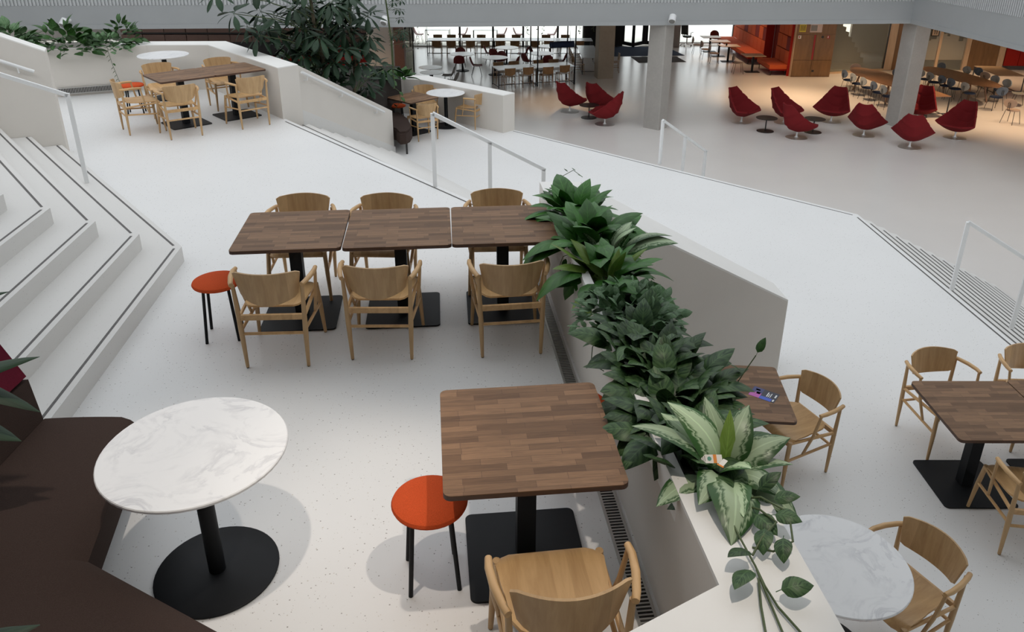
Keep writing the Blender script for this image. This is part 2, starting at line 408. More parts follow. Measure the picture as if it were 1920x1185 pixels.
def parapet(name, label, inner, outer, zt, z0):
    t = thing(name, label, 'parapet', kind='structure')
    for i in range(len(inner)-1):
        q = [inner[i], inner[i+1], outer[i+1], outer[i]]
        build('wall_body', M().prism(q, z0, zt-.015), 'wall', t); build('coping', M().prism(q, zt-.015, zt), 'top', t)
    return t
parapet('wall_far', 'off white parapet round the far end of the upper terrace', [(-7.01, 14.05), (-6.54, 14.27), (-5.43, 14.28), (-3.58, 12.07)], [(-7.15, 14.42), (-6.65, 14.67), (-5.26, 14.72), (-3.34, 12.35)], .80, ZB)
# trough behind the far left corner
t = thing('wall_trough', 'off white planter wall holding the bushes at the far left corner', 'planter wall', kind='structure')
build('wall_body', M().prism([(-10.4, 12.5), (-7.95, 13.62), (-7.01, 14.05), (-7.15, 14.12), (-7.98, 13.75), (-10.45, 12.62)], ZB, .80), 'wall', t)
build('soil', M().prism([(-10.45, 12.62), (-7.98, 13.75), (-7.15, 14.12), (-7.4, 14.8), (-10.7, 13.3)], ZB, .70), 'soil', t)
build('wall_body', M().prism([(-10.7, 13.3), (-7.4, 14.8), (-7.15, 14.42), (-7.1, 14.5), (-7.4, 14.9), (-10.75, 13.4)], ZB, .80), 'wall', t)
parapet('wall_middle', 'off white parapet behind the round table on the middle terrace', [(-4.6, 18.15), (-2.5, 18.04), (-2.12, 17.95), (-.19, 16.28)], [(-4.6, 18.55), (-2.3, 18.45), (-1.93, 18.36), (.05, 16.54)], -.53, ZD)
t = thing('wall_handrail', 'off white stair wall carrying a round white handrail', 'stair wall', kind='structure')
hp = [(-3.58, 12.07), (-3.39, 12.42), (-2.30, 14.84), (-2.62, 15.0), (-3.62, 12.6)]
build('wall_body', M().prism(hp, ZB, [.79, .79, -.52, -.52, .79]), 'wall', t)
build('skirting', M().prism([(-3.385, 12.36), (-2.27, 14.80), (-2.30, 14.84), (-3.42, 12.40)], ZB, [.10, -1.22, -1.22, .10]), 'step', t)
hr = thing('handrail', 'white tube handrail on brackets down the stair wall beside the tree', 'handrail')
h0, h1 = (-3.31, 12.41, .67), (-2.39, 14.46, -.45)
build('rail', M().tube([h0, h1], .022, 10), 'white', hr, True)
for f in (.06, .45, .9):
    p = lerp(h0, h1, f); build('bracket', M().tube([(p[0], p[1], p[2]-.01), (p[0]-.01, p[1], p[2]-.08), (p[0]-.075, p[1]+.03, p[2]-.09)], .009, 6), 'white', hr, True)
# soil bed of the tree
struct('floor', M().prism([(-3.6, 12.65), (-2.66, 15.0), (-2.55, 18.05), (-4.7, 18.15), (-5.2, 14.75)], ZD, -.25), 'soil', 'dark soil bed under the umbrella tree', 'soil')
# left stair wall and its handrail
dv = (-.907, -.42)
def LW(s, off=0): return (-5.91+dv[0]*s+.42*off, 10.09+dv[1]*s-.907*off)
t = thing('wall_left', 'cream stair wall rising at the left edge beyond the steps', 'stair wall', kind='structure')
q = [LW(0), LW(5), LW(5, -.28), LW(0, -.28)]
build('wall_body', M().prism(q, 0, [1.35, 3.70, 3.70, 1.35]), 'wall', t)
build('coping', M().prism(q, [1.35, 3.70, 3.70, 1.35], [1.366, 3.716, 3.716, 1.366]), 'top', t)
hr = thing('handrail', 'white tube handrail fixed to the cream stair wall at left edge', 'handrail')
a, b = LW(.16, .07), LW(3, .07)
build('rail', M().tube([(a[0], a[1], 1.13), (b[0], b[1], 1.13+.47*2.84)], .022, 10), 'white', hr, True)
for s_ in (.33, 1.6):
    a, b = LW(s_, .07), LW(s_, 0); z = 1.13+.47*(s_-.16)
    build('bracket', M().tube([(a[0], a[1], z-.01), (a[0], a[1], z-.08), (b[0], b[1], z-.09)], .009, 6), 'white', hr, True)
# free standing railings: flat white bars
def railing(label, pts, posts, w=.045):
    t = thing('railing', label, 'railing', posts[0][0])
    o = Vector(posts[0][0])
    d = unit(pts[0], pts[-1]); n = (-d[1], d[0])
    def flat(a, b, ww, hh):
        m = M(); a = Vector(a)-o; b = Vector(b)-o
        ax = (b-a).normalized(); side = Vector((n[0], n[1], 0)); u = ax.cross(side).normalized()
        v = []
        for p in (a, b):
            for i, j in ((-1, -1), (1, -1), (1, 1), (-1, 1)): v.append(p + side*(i*ww/2) + u*(j*hh/2))
        return m.add(v, [(0, 3, 2, 1), (4, 5, 6, 7), (0, 1, 5, 4), (1, 2, 6, 5), (2, 3, 7, 6), (3, 0, 4, 7)])
    for i in range(len(pts)-1): build('rail', flat(pts[i], pts[i+1], w, w*.9), 'white', t)
    for a, b in posts: build('post', flat(a, b, w, w), 'white', t)
    return t
railing('white flat bar railing standing on the lowest left step', [(-4.84, 8.50, 1.15), (-4.84+dv[0]*3.2, 8.50+dv[1]*3.2, 1.15+.47*3.2)],
        [((-4.84, 8.50, .15), (-4.84, 8.50, 1.17)), ((-4.84+dv[0]*3.2, 8.50+dv[1]*3.2, 1.6), (-4.84+dv[0]*3.2, 8.50+dv[1]*3.2, 2.65))])
def down(p0, p1, n, drops):
    return [((lerp(p0, p1, f)[0], lerp(p0, p1, f)[1], d), lerp(p0, p1, f)) for f, d in drops]
p0, p1 = (-.91, 8.82, .88), (.39, 8.86, .20)
railing('white flat bar railing descending behind the long table row', [p0, p1], down(p0, p1, 3, [(0, 0), (.5, -.30), (.985, -.56)]))
p0, p1 = (2.75, 14.07, -.50), (3.80, 14.86, -1.32)
railing('white flat bar railing on the far edge before the concrete column', [p0, p1], down(p0, p1, 3, [(0, ZB), (.5, ZB-.38), (.985, ZB-.78)]))
p0, p1 = (5.49, 8.80, -.43), (7.2, 8.26, -1.43)
railing('white flat bar railing beside the right hand nosing lines', [p0, p1], down(p0, p1, 3, [(0, ZB), (.42, ZB-.42), (.985, ZB-1.0)]))

# floor convector grilles
def grille(label, a, b, w=.10):
    t = thing('floor_grille', label, 'grille', (a[0], a[1], 0))
    u = unit(a, b); L = math.hypot(b[0]-a[0], b[1]-a[1]); t.rotation_euler = (0, 0, math.atan2(u[1], u[0]))
    build('tray', M().box((0, -w/2, -.002), (L, w/2, .003)), 'gap', t)
    for s in (-1, 1): build('frame_rail', M().box((0, s*w/2-.007, 0), (L, s*w/2+.007, .009)), 'grille', t)
    m = M()
    for i in range(int(L/.022)): m.box((i*.022, -w/2, .003), (i*.022+.009, w/2, .007))
    s = build('slats', m, 'grille', t); s['kind'] = 'stuff'
grille('narrow floor grille running along the foot of the planter wall', (PL(2.25)-.07, 2.25), (PL(6.6)-.07, 6.6), .085)
t = thing('wall_grille', 'low black comb grille at the foot of the far left trough wall', 'grille', (-7.90, 13.615, 0), math.atan2(.43, .94))
build('slot', M().box((.0, -.012, .045), (1.30, .01, .155)), 'gap', t)
for z in (.045, .145): build('frame_rail', M().box((0, -.02, z), (1.30, -.005, z+.012)), 'grille', t)
m = M()
for i in range(52): m.box((.01+i*.025, -.017, .057), (.018+i*.025, -.01, .145))
build('slats', m, 'grille', t)['kind'] = 'stuff'

# hall: columns, ceiling slab, fascia
def column(label, cx, cy, s1, s2, rz, mat='conc'):
    t = thing('column', label, 'column', (cx, cy, ZD), rz, 'concrete columns of the hall')
    t['kind'] = 'structure'
    build('shaft', M().prism([(-s1/2+.02, -s2/2), (s1/2-.02, -s2/2), (s1/2, -s2/2+.02), (s1/2, s2/2-.02), (s1/2-.02, s2/2), (-s1/2+.02, s2/2), (-s1/2, s2/2-.02), (-s1/2, -s2/2+.02)], 0, 3.3), mat, t)
    return t
column('pale concrete column behind the white railing, left of hall centre', 4.66, 25.15, .50, .60, math.radians(47))
column('brownish concrete column beside the long hall tables, farthest one', 3.88, 33.55, .68, .62, math.radians(8), 'concw')
column('broad pale concrete column among the red lounge chairs on the right', 12.78, 25.52, .60, .58, math.radians(18))
F0, F1, F2 = (-17, 23.45), (12.5, 25.35), (13.25, 13.5)
struct('ceiling', M().prism([F0, F1, F2, (34, 13.5), (34, 44), (-32, 44), (-32, 23.2)], -.2, 0), 'paint', 'flat ceiling slab over the hall', 'ceiling')
def fascia(name, label, a, b, zt):
    t = thing(name, label, 'fascia', kind='structure')
    u = unit(a, b); n = (u[1], -u[0])      # towards the atrium
    sh = lambda p, k: (p[0]+n[0]*k, p[1]+n[1]*k)
    build('panel', bar(M(), sh(a, .02), sh(b, .02), .12, -.2, zt), 'fasc', t)
    build('bottom_lip', bar(M(), sh(a, .09), sh(b, .09), .03, -.205, -.08), 'fasc', t)
    return t, sh, u
fa, shA, uA = fascia('trim_3', 'wide light grey fascia band across the top of the view', F0, F1, .46)
fb, shB, uB = fascia('trim_4', 'light grey fascia band sloping down at the top right', F1, F2, .57)
wr = thing('wall_right', 'ribbed pale cladding above the fascia at top right', 'cladding', kind='structure')
build('backing', bar(M(), F1, F2, .1,   .57, 8.0), 'paint', wr)
sl = bar(M(), (-.026, 0), (.026, 0), .05, 0, 1.3).mesh('slat', MT['paint'])
Ls = math.hypot(F2[0]-F1[0], F2[1]-F1[1])
for i in range(int(Ls/.085)):
    p = shB((F1[0]+uB[0]*(i*.085+.05), F1[1]+uB[1]*(i*.085+.05)), .07)
    obj('slat', sl, wr, (p[0], p[1], .57), math.atan2(uB[1], uB[0]))
wf = thing('wall_front', 'ribbed pale cladding above the long fascia', 'cladding', kind='structure')
build('backing', bar(M(), F0, F1, .1, .46, 8.0), 'paint', wf)
La_ = math.hypot(F1[0]-F0[0], F1[1]-F0[1])
for i in range(290):
    f = i*La_/290+.05; p = shA((F0[0]+uA[0]*f, F0[1]+uA[1]*f), .07)
    obj('slat', sl, wf, (p[0], p[1], .46), math.atan2(uA[1], uA[0]))
struct('wall_side', M().box((-17.3, -6, -4), (-17.0, 23.4, 8.0)), 'paint', 'pale side wall of the atrium', 'wall')
struct('wall_side', M().box((13.4, -6, -4), (13.7, 13.5, 8.0)), 'paint', 'pale side wall of the atrium right of the view', 'wall')
struct('ceiling', M().box((-17, 4.4, 8.0), (13.4, 25, 8.02)), 'skydim', 'unseen tinted glass roof added to dim the sky over the atrium', 'roof')  # out of view, added to dim the sky against the daylight outside
struct('wall_back_blocker', M().box((-17.3, -6.3, -4), (13.6, -6, 8.0)), 'galv', 'unseen dark back wall added to block light behind the camera', 'wall')  # out of view, added as occluder so surfaces facing the camera stay darker
struct('floor', M().prism([(-9, .3), (-2.6, .3), (-1.2, .5), (1.2, .4), (1.2, -6), (-13.3, -6), (-13.3, .3)], 0, 1.32), 'terr', 'gallery floor behind the sofa', 'floor')
struct('ceiling', M().box((-17, -6, 5.6), (13.4, 4.4, 6.0)), 'paint', 'unseen gallery slab added overhead to block sky light', 'ceiling')  # out of view, added as occluder; its edge limits sky on the near terrace
def wall_spot(px, py, z):
    t = thing('spotlight', None, 'spotlight', (px, py, z))
    build('body', M().tube([(0, 0, .10), (-.05, -.14, -.05)], [.105, .11], 14), 'white', t, True)
    build('lens', M().tube([(-.05, -.141, -.051), (-.052, -.146, -.056)], .09, 14), 'grey', t, True)
    build('mount', M().tube([(0, .24, .05), (0, .02, .05)], .05, 8), 'white', t, True)
    return t
for i, (x, lab) in enumerate(((-12.9, 'small white cylinder spotlight on fascia above the far left bushes'), (-3.75, 'small white cylinder spotlight on fascia right of the umbrella tree'), (4.85, 'small white cylinder spotlight on fascia above the pale column'))):
    y = F0[1]+(x-F0[0])/(F1[0]-F0[0])*(F1[1]-F0[1])-.32
    wall_spot(x, y, .0)['label'] = lab
# ------------------------------------------------------------------ furniture of the terraces
def make_armchair():
    t = thing('armchair', '', 'chair')
    def seat(u, v):                       # u across, v front..back
        x = (u-.5)*2; y = .235-.45*v
        w = .235-.03*v
        e = abs(x)
        cr = .05*max(0, (e-.7)/.3)**2
        y2 = y - (cr if v < .5 else -cr*1.3)*(1 if abs(v-.5) > .2 else (abs(v-.5)/.2))
        z = .452 - .018*(1-x*x)*math.sin(PI*min(1, v*1.0)) - .035*max(0, (.12-v)/.12)**2 + .012*max(0, (v-.75)/.25)**2
        return (x*w, y2, z)
    build('seat', M().sheet(seat, 14, 12, .013), 'oaky', t, True)
    def back(u, v):                       # v bottom..top
        x = (u-.5)*2; k = 1-x*x
        w = .194+.032*v
        z0 = .565-.048*k; z1 = .757+.008*k
        cz = .012*max(0, (abs(x)-.88)/.12)**2
        z = z0+(z1-z0)*v + (cz*(1-2*v))
        return (x*w, -.232-.088*k-.025*v, z)
    build('backrest', M().sheet(back, 18, 6, .012), 'oakz', t, True)
    for s in (-1, 1):
        lg = build('leg', M().tube([(s*.215, -.262, .006), (s*.222, -.262, .30), (s*.234, -.268, .655)], [.012, .019, .013], 10), 'oakz', t, True)
        build('glide', M().tube([(s*.215, -.262, 0), (s*.215, -.262, .008)], .0095, 8), 'gap', lg)
        lg = build('leg', M().tube([(s*.252, .232, .006), (s*.238, .215, .25), (s*.225, .195, .44)], [.012, .018, .018], 10), 'oakz', t, True)
        build('glide', M().tube([(s*.252, .232, 0), (s*.252, .232, .008)], .0095, 8), 'gap', lg)
        build('arm', M().tube([(s*.236, -.292, .666), (s*.252, -.25, .668), (s*.274, -.16, .672), (s*.284, -.07, .672), (s*.280, -.015, .668)], [.016, .017, .018, .017, .015], 10), 'oaky', t, True)
        build('arm_support', M().tube([(s*.280, -.03, .66), (s*.262, .0, .47), (s*.232, .05, .285)], [.011, .013, .011], 8), 'oakz', t, True)
        build('stretcher', M().tube([(s*.222, -.262, .30), (s*.238, .215, .265)], .0115, 8), 'oaky', t, True)
        build('seat_rail', M().tube([(s*.224, -.262, .405), (s*.226, .195, .425)], .014, 6), 'oaky', t, True)
    build('stretcher', M().tube([(-.222, -.262, .275), (.222, -.262, .275)], .0115, 8), 'oaky', t, True)
    build('seat_rail', M().box((-.222, -.274, .385), (.222, -.252, .425)), 'oaky', t)
    build('seat_rail', M().box((-.224, .185, .395), (.224, .205, .43)), 'oaky', t)
    return t
armchair = Maker(make_armchair)
def make_table(pr=.046, base=.585):
    t = thing('square_table', '', 'table')
    tp = rrect(.80, .80, .035); th = rrect(.792, .792, .033)
    top = M(); n = len(tp)
    top.prism(tp, .717, .739)
    build('tabletop', top, 'stav', t)
    build('edge_band', M().prism(rrect(.801, .801, .035), .713, .735), 'edge', t)
    build('column', M().box((-pr, -pr, .015), (pr, pr, .71)), 'black', t)
    build('base_plate', M().prism(rrect(base, base, .035), 0, .013), 'black', t)
    build('mounting_plate', M().box((-.2, -.2, .70), (.2, .2, .713)), 'black', t)
    return t
table = Maker(make_table)
def make_round(r=.415, mat='marb'):
    def f():
        t = thing('round_table', '', 'table')
        build('tabletop', M().lathe([(r-.012, .720), (r, .726), (r, .736), (r-.004, .74), (.001, .74)], 56), mat, t, True)
        build('column', M().lathe([(.04, .01), (.04, .715)], 24), 'black', t, True)
        build('base_plate', M().lathe([(.29, 0), (.295, .004), (.295, .010), (.29, .014), (.001, .014)], 48), 'black', t, True)
        build('mounting_plate', M().lathe([(.16, .708), (.16, .72)], 24), 'black', t, True)
        return t
    return f
rtable = Maker(make_round())
def make_stool():
    t = thing('stool', '', 'stool')
    build('seat', M().lathe([(.05, .428), (.155, .430), (.175, .440), (.180, .452), (.174, .464), (.155, .472), (.08, .477), (.001, .478)], 40), 'orange', t, True)
    for i in range(4):
        a = PI/4+i*PI/2
        build('leg', M().tube([(.165*math.cos(a), .165*math.sin(a), 0), (.125*math.cos(a), .125*math.sin(a), .432)], .0115, 10), 'black', t, True)
    return t
stool = Maker(make_stool)
G1 = 'square walnut tables'; G2 = 'oak armchairs'; G3 = 'orange stools'; G4 = 'round marble tables'
# upper terrace
table((-1.691, 5.624, 0), .097, 'walnut stave table at the left end of the three table row', G1)
table((-.880, 5.686, 0), .092, 'walnut stave table in the middle of the three table row', G1)
table((-.076, 5.756, 0), .082, 'walnut stave table at the right end of the row, touching the planter', G1)
table((.070, 3.053, 0), .102, 'walnut stave table standing alone in the foreground beside the planter wall', G1)
armchair((-1.683, 5.085, 0), .05, 'oak armchair seen from behind, nearest the orange stool at the long row', G2)
armchair((-.945, 5.19, 0), .01, 'oak armchair seen from behind at the middle of the long row', G2)
armchair((-.035, 5.245, 0), .13, 'oak armchair seen from behind at the planter end of the long row', G2)
armchair((-1.77, 6.06, 0), PI+.06, 'oak armchair facing the camera across the left table of the row', G2)
armchair((-1.08, 6.07, 0), PI-.03, 'oak armchair facing the camera across the middle table of the row', G2)
armchair((-.12, 6.19, 0), PI+.05, 'oak armchair facing the camera across the right table of the row', G2)
armchair((.185, 2.40, 0), .13, 'oak armchair cut by the bottom edge, pulled up to the foreground table', G2)
stool((-2.205, 5.285, 0), .2, 'orange topped stool at the left end of the long table row', G3)
stool((-.385, 2.915, 0), .18, 'orange topped stool left of the foreground walnut table', G3)
stool((.365, 3.68, 0), .1, 'orange topped stool peeping out between foreground table and planter wall', G3)
rtable((-1.452, 2.935, 0), 0, 'round marble top table beside the dark brown sofa', G4)
# far corner of the upper terrace
table((-4.99, 11.80, 0), .72, 'walnut table of the far pair, left one with chair at its end', G1)
table((-4.385, 12.325, 0), .72, 'walnut table of the far pair, right one against the parapet', G1)
armchair((-5.455, 11.42, 0), -.93, 'oak armchair at the left end of the far table pair', G2)
armchair((-4.82, 11.19, 0), .62, 'oak armchair with back to camera at the far left table', G2)
armchair((-4.03, 11.78, 0), .73, 'oak armchair with back to camera beside the parapet corner', G2)
armchair((-5.52, 12.42, 0), PI+.62, 'oak armchair behind the far left table, partly hidden', G2)
armchair((-4.72, 12.93, 0), PI+.66, 'oak armchair behind the far right table, seat showing beneath', G2)
stool((-6.03, 12.45, 0), .3, 'orange topped stool by the far left trough wall', G3)
rtable((-5.96, 13.60, 0), .4, 'round marble top table in the far corner before the parapet', G4)
# middle terrace, behind
table((-2.10, 16.40, ZB), .82, 'walnut table set diagonally behind the stair wall with handrail', G1)
rtable((-1.44, 16.87, ZB), .2, 'round marble top table before the middle terrace parapet', G4)
armchair((-1.86, 15.92, ZB), .54, 'oak armchair with back to camera at the diagonal walnut table', G2)
armchair((-.93, 16.86, ZB), 1.10, 'oak armchair right of the round table by the middle parapet', G2)
armchair((-1.92, 17.26, ZB), PI+.25, 'oak armchair facing the camera behind the diagonal walnut table', G2)
stool((-2.49, 16.86, ZB), .3, 'orange topped stool beside the diagonal walnut table', G3)
# middle terrace, right of the planter
table((3.726, 5.181, ZB), 0, 'walnut table at the right edge of the view', G1)
table((4.535, 5.20, ZB), .0, 'walnut table cut off by the right edge', G1)
table((1.83, 5.43, ZB), -.085, 'walnut table tucked behind the plants, with a flyer on it', G1)
armchair((2.32, 5.43, ZB), 1.96, 'oak armchair beside the table with the flyer', G2)
armchair((3.785, 5.757, ZB), PI+.165, 'oak armchair behind the right hand walnut table', G2)
armchair((3.83, 4.64, ZB), -.14, 'oak armchair before the right hand table, cut by the frame', G2)
armchair((4.62, 5.82, ZB), PI-.05, 'oak armchair at the right edge behind the cut off table', G2)
rtable((1.965, 3.59, ZB), .6, 'round marble top table right of the planter in the foreground', G4)
armchair((2.40, 3.66, ZB), 2.02, 'oak armchair pulled up to the foreground round table right of planter', G2)
stool((1.98, 3.03, ZB), .2, 'orange topped stool below the right round table, at bottom edge', G3)
# flyer on the table behind the plants
fl = thing('flyer', 'glossy blue and magenta flyer lying on the walnut table behind the plants', 'flyer', (2.045, 5.375, ZB+.739), math.radians(-36))
build('sheet', M().box((-.105, -.074, 0), (.105, .074, .0015)), 'flyn', fl)
for nm, a, b, m_ in (('print', (-.105, .0), (-.02, .074), 'flyb'), ('print', (-.105, -.074), (-.02, 0), 'flyp'), ('print', (-.02, -.074), (.075, -.03), 'flyc'), ('print', (-.08, .03), (-.045, .05), 'flyp'), ('print', (-.06, -.02), (-.03, .01), 'flyb'),
                     ('text_line', (.02, -.018), (.028, .05), 'white'), ('text_line', (.034, -.018), (.04, .03), 'white'), ('text_line', (.048, -.018), (.054, .045), 'white'), ('logo', (.082, -.06), (.094, -.03), 'white'), ('logo', (.082, 0), (.094, .045), 'white')):
    build(nm, M().box((a[0], a[1], .0015), (b[0], b[1], .002)), m_, fl)

# sofa in the near left corner
def sofa():
    t = thing('sofa', 'angled dark brown sofa with burgundy back in the near left corner', 'sofa')
    A, B_, C_ = (-2.07, 3.575), (-1.85, 2.58), (-.55, 1.90)          # front edge
    a, b, c = (-2.545, 3.56), (-2.56, 2.30), (-1.15, 1.36)           # back edge
    def sect(p, q, r, s):
        m = M()
        def f(u, v):
            P = lerp(lerp(p, s, u), lerp(q, r, u), v)
            z = .43 - .05*max(0, (.16-u)/.16)**2 + .006*math.sin(PI*u)
            return (P[0], P[1], z)
        m.sheet(f, 14, 6, .05)
        def inset(p_, s_): return lerp(p_, s_, .03)
        m.prism([inset(p, s), inset(q, r), r, s], .17, .40)
        return m
    build('seat', sect(A, B_, b, a), 'brownf', t, True)
    build('seat', sect(B_, C_, c, b), 'brownf', t, True)
    build('plinth', M().prism([lerp(A, a, .18), lerp(B_, b, .18), b, a], .0, .17), 'gap', t)
    build('plinth', M().prism([lerp(B_, b, .18), lerp(C_, c, .18), c, b], .0, .17), 'gap', t)
    def back(p, q, n, z0, z1, e0, e1):
        def f(u, v):
            P = lerp(p, q, u); z = z0+(z1-z0)*v
            k = e0+(e1-e0)*v
            return (P[0]+n[0]*k, P[1]+n[1]*k, z)
        return M().sheet(f, 6, 6, .11)
    for p, q, n in ((a, b, (-1, .02)), (b, c, (-.55, -.83))):
        o = .055
        p2 = (p[0]+n[0]*o, p[1]+n[1]*o); q2 = (q[0]+n[0]*o, q[1]+n[1]*o)
        build('back_cushion', back(p2, q2, n, .36, .70, 0, .03), 'brownf', t, True)
        build('back_top', back(p2, q2, n, .70, .98, .03, .16), 'burg', t, True)
    return t
sofa()
def bench_b():
    t = thing('sofa', 'dark brown bench sofa end showing beyond the stair wall', 'sofa', (0, 0, ZB))
    pts = [(-2.26, 14.9), (-2.14, 14.6), (-2.03, 14.64), (-1.98, 14.78), (-1.97, 15.1), (-2.12, 15.7), (-2.40, 16.3), (-2.52, 16.2), (-2.52, 15.12)]
    m = M(); m.prism(pts, .22, .42)
    ins = [lerp(p, (-2.25, 15.4), .06) for p in pts]; m.prism(ins, .42, .46); build('seat', m, 'brownf', t, True)
    for p in ((-2.04, 14.72), (-2.2, 15.55), (-2.42, 15.2)): build('leg', M().tube([(p[0], p[1], 0), (p[0], p[1], .22)], .02, 8), 'dmetal', t, True)
bench_b()

# ------------------------------------------------------------------ plants
def leaf_mesh(name, mat, w=.3, pet=.15, arch=.12, fold=.06, nose=1.0, n=8, wave=0):
    v = []; f = []; uv = []
    def zc(t): return arch*4*t*(1-t)
    rows = []
    for i in range(n+1):
        t = pet*.0 + i/n
        if t < pet: hw = .012
        else:
            s = (t-pet)/(1-pet); hw = max(.004, w*.5*math.sin(PI*min(1, s**(.72*nose)))**.8) if s < .999 else .002
        rows.append((t, hw))
    if pet > 0: rows = [(0, .012), (pet*.98, .012)] + [(pet+(1-pet)*i/n, max(.003, w*.5*math.sin(PI*(i/n)**(.72*nose))**.8) if 0 < i < n else .003) for i in range(n+1)]
    for t, hw in rows:
        z = zc(t); wv = wave*math.sin(t*17)
        vv = 0 if pet >= 1 else max(0, (t-pet)/(1-pet))
        for k, u in ((-1, 0), (-.5, .25), (0, .5), (.5, .75), (1, 1)):
            v.append((k*hw, t, z+abs(k)*fold*hw/.15*.5-abs(k)**3*hw*.35+wv*abs(k)*hw)); uv.append((u, vv))
    for i in range(len(rows)-1):
        for k in range(4): f.append((i*5+k, i*5+k+1, i*5+k+6, i*5+k+5))
    me = bpy.data.meshes.new(name); me.from_pydata(v, [], f); me.materials.append(MT[mat])
    l = me.uv_layers.new(name='UVMap')
    for p in me.polygons:
        for li, vi in zip(p.loop_indices, p.vertices): l.data[li].uv = uv[vi]
    me.polygons.foreach_set('use_smooth', [True]*len(me.polygons)); me.update()
    return me
def put_leaf(me, parent, base, tip, roll=0, sc=None, name='leaf'):
    b, t_ = Vector(base), Vector(tip); d = t_-b; L = d.length; y = d.normalized()
    x = y.cross(Vector((0, 0, 1)))
    x = x.normalized() if x.length > 1e-3 else Vector((1, 0, 0))
    z = x.cross(y).normalized()
    if roll:
        q = Matrix.Rotation(roll, 3, y); x = q @ x; z = q @ z
    s = sc or L
    o = obj(name, me, parent)
    m = Matrix.Identity(4)
    for i in range(3): m[i][0] = x[i]*s; m[i][1] = y[i]*L; m[i][2] = z[i]*s; m[i][3] = b[i]
    o.matrix_basis = m
    return o
LM = {k: [leaf_mesh(k, k, **kw) for kw in kws] for k, kws in dict(
    lily=[dict(w=.40, pet=.22, arch=.16), dict(w=.44, pet=.2, arch=.24), dict(w=.36, pet=.24, arch=.12, wave=.1)],
    scin=[dict(w=.52, pet=.14, arch=.14), dict(w=.48, pet=.12, arch=.22), dict(w=.58, pet=.15, arch=.10)],
    hoya=[dict(w=.72, pet=.15, arch=.08, n=6), dict(w=.62, pet=.15, arch=.14, n=6)],
    agla=[dict(w=.40, pet=.14, arch=.14), dict(w=.44, pet=.12, arch=.20)],
    young=[dict(w=.30, pet=.1, arch=.08)],
    umb=[dict(w=.34, pet=.16, arch=.07, nose=1.6, n=7), dict(w=.30, pet=.16, arch=.12, nose=1.6, n=7)],
    bushd=[dict(w=.5, pet=.15, arch=.14, n=6), dict(w=.42, pet=.18, arch=.2, n=6)]).items()}
def rosette(name, label, cat, c, n, L, el, mats, group=None, spread=.05, sq=1.0, seed=1, az0=None, long=0):
    r = random.Random(seed)
    t = thing(name, label, cat, c, 0, group)
    for i in range(n):
        az = (i*2.39996+r.uniform(-.3, .3)) if az0 is None else az0[i % len(az0)]+r.uniform(-.25, .25)
        e = math.radians(el[0]+(el[1]-el[0])*(i/max(1, n-1))+r.uniform(-10, 10))
        l = L*r.uniform(.75, 1.15)*(1-.25*i/n)
        b = (spread*math.cos(az)*r.random(), spread*math.sin(az)*r.random()+r.uniform(-long, long), 0)
        tip = (b[0]+l*math.cos(e)*math.cos(az)*sq, b[1]+l*math.cos(e)*math.sin(az), b[2]+l*math.sin(e))
        put_leaf(r.choice(LM[r.choice(mats)]), t, b, tip, r.uniform(-.35, .35), l)
    return t
GP = 'plants in the planter wall'
def pc(y, off=.185): return PL(y)+off
rosette('foliage_plant', 'small dark leaved plant at the far tip of the planter, beside white coping', 'plant', (pc(6.25)+.04, 6.22, .68), 30, .24, (-15, 70), ['scin'], GP, .16, 1.0, 3)
rosette('peace_lily', 'glossy broad leaved plant at the far end of the planter overhanging the table', 'plant', (pc(5.95)-.02, 5.95, .69), 42, .45, (-22, 62), ['lily'], GP, .10, .95, 11, None, .14)
rosette('peace_lily', 'large glossy leaved plant in the planter beside the long table end', 'plant', (pc(5.35), 5.35, .70), 44, .47, (-22, 64), ['lily'], GP, .10, .95, 12, None, .14)
rosette('peace_lily', 'bright green large leaved plant before the small grey green creeper', 'plant', (pc(4.78), 4.78, .70), 46, .43, (-25, 62), ['lily', 'lily', 'lily', 'young'], GP, .10, .95, 13, None, .16)
rosette('variegated_plant', 'silver streaked leaves rising among the glossy planter leaves', 'plant', (pc(5.15)+.10, 5.15, .70), 7, .42, (15, 60), ['agla'], GP, .05, 1, 5, [-.2, .3, .1, 1.0, 2.9, -.6])
def mound(name, label, c, rx, ry, rz, n, L, mats, seed, group=GP, cat='plant'):
    r = random.Random(seed); t = thing(name, label, cat, c, 0, group)
    for i in range(n):
        az = r.uniform(0, 2*PI); e = math.asin(r.random())
        p = Vector((rx*math.cos(az)*math.cos(e), ry*math.sin(az)*math.cos(e), rz*math.sin(e)))*r.uniform(.75, 1.05)
        d = Vector((p.x/rx, p.y/ry, p.z/rz*.6)).normalized()
        d = (d+Vector((r.uniform(-.7, .7), r.uniform(-.7, .7), r.uniform(-.5, .4)))).normalized()
        l = L*r.uniform(.7, 1.3)
        put_leaf(r.choice(LM[r.choice(mats)]), t, p, p+d*l, r.uniform(-.6, .6), l)
    return t
mound('creeper', 'small leaved grey green creeper mounded in the middle of the planter', (pc(4.20), 4.20, .70), .29, .40, .15, 300, .085, ['hoya'], 21)
rosette('foliage_plant', 'dark patterned leaf plant in the planter, first of the dark clump', 'plant', (pc(3.80)-.02, 3.80, .73), 70, .30, (-28, 60), ['scin'], GP, .19, .95, 31, None, .2)
rosette('foliage_plant', 'dark patterned leaf plant in the planter reaching toward the flyer table', 'plant', (pc(3.45)+.02, 3.45, .73), 76, .30, (-30, 60), ['scin'], GP, .2, 1, 32, None, .2)
rosette('foliage_plant', 'dark patterned leaf plant just behind the silver leaved one', 'plant', (pc(3.12), 3.12, .72), 70, .28, (-32, 55), ['scin'], GP, .2, 1, 33, None, .2)
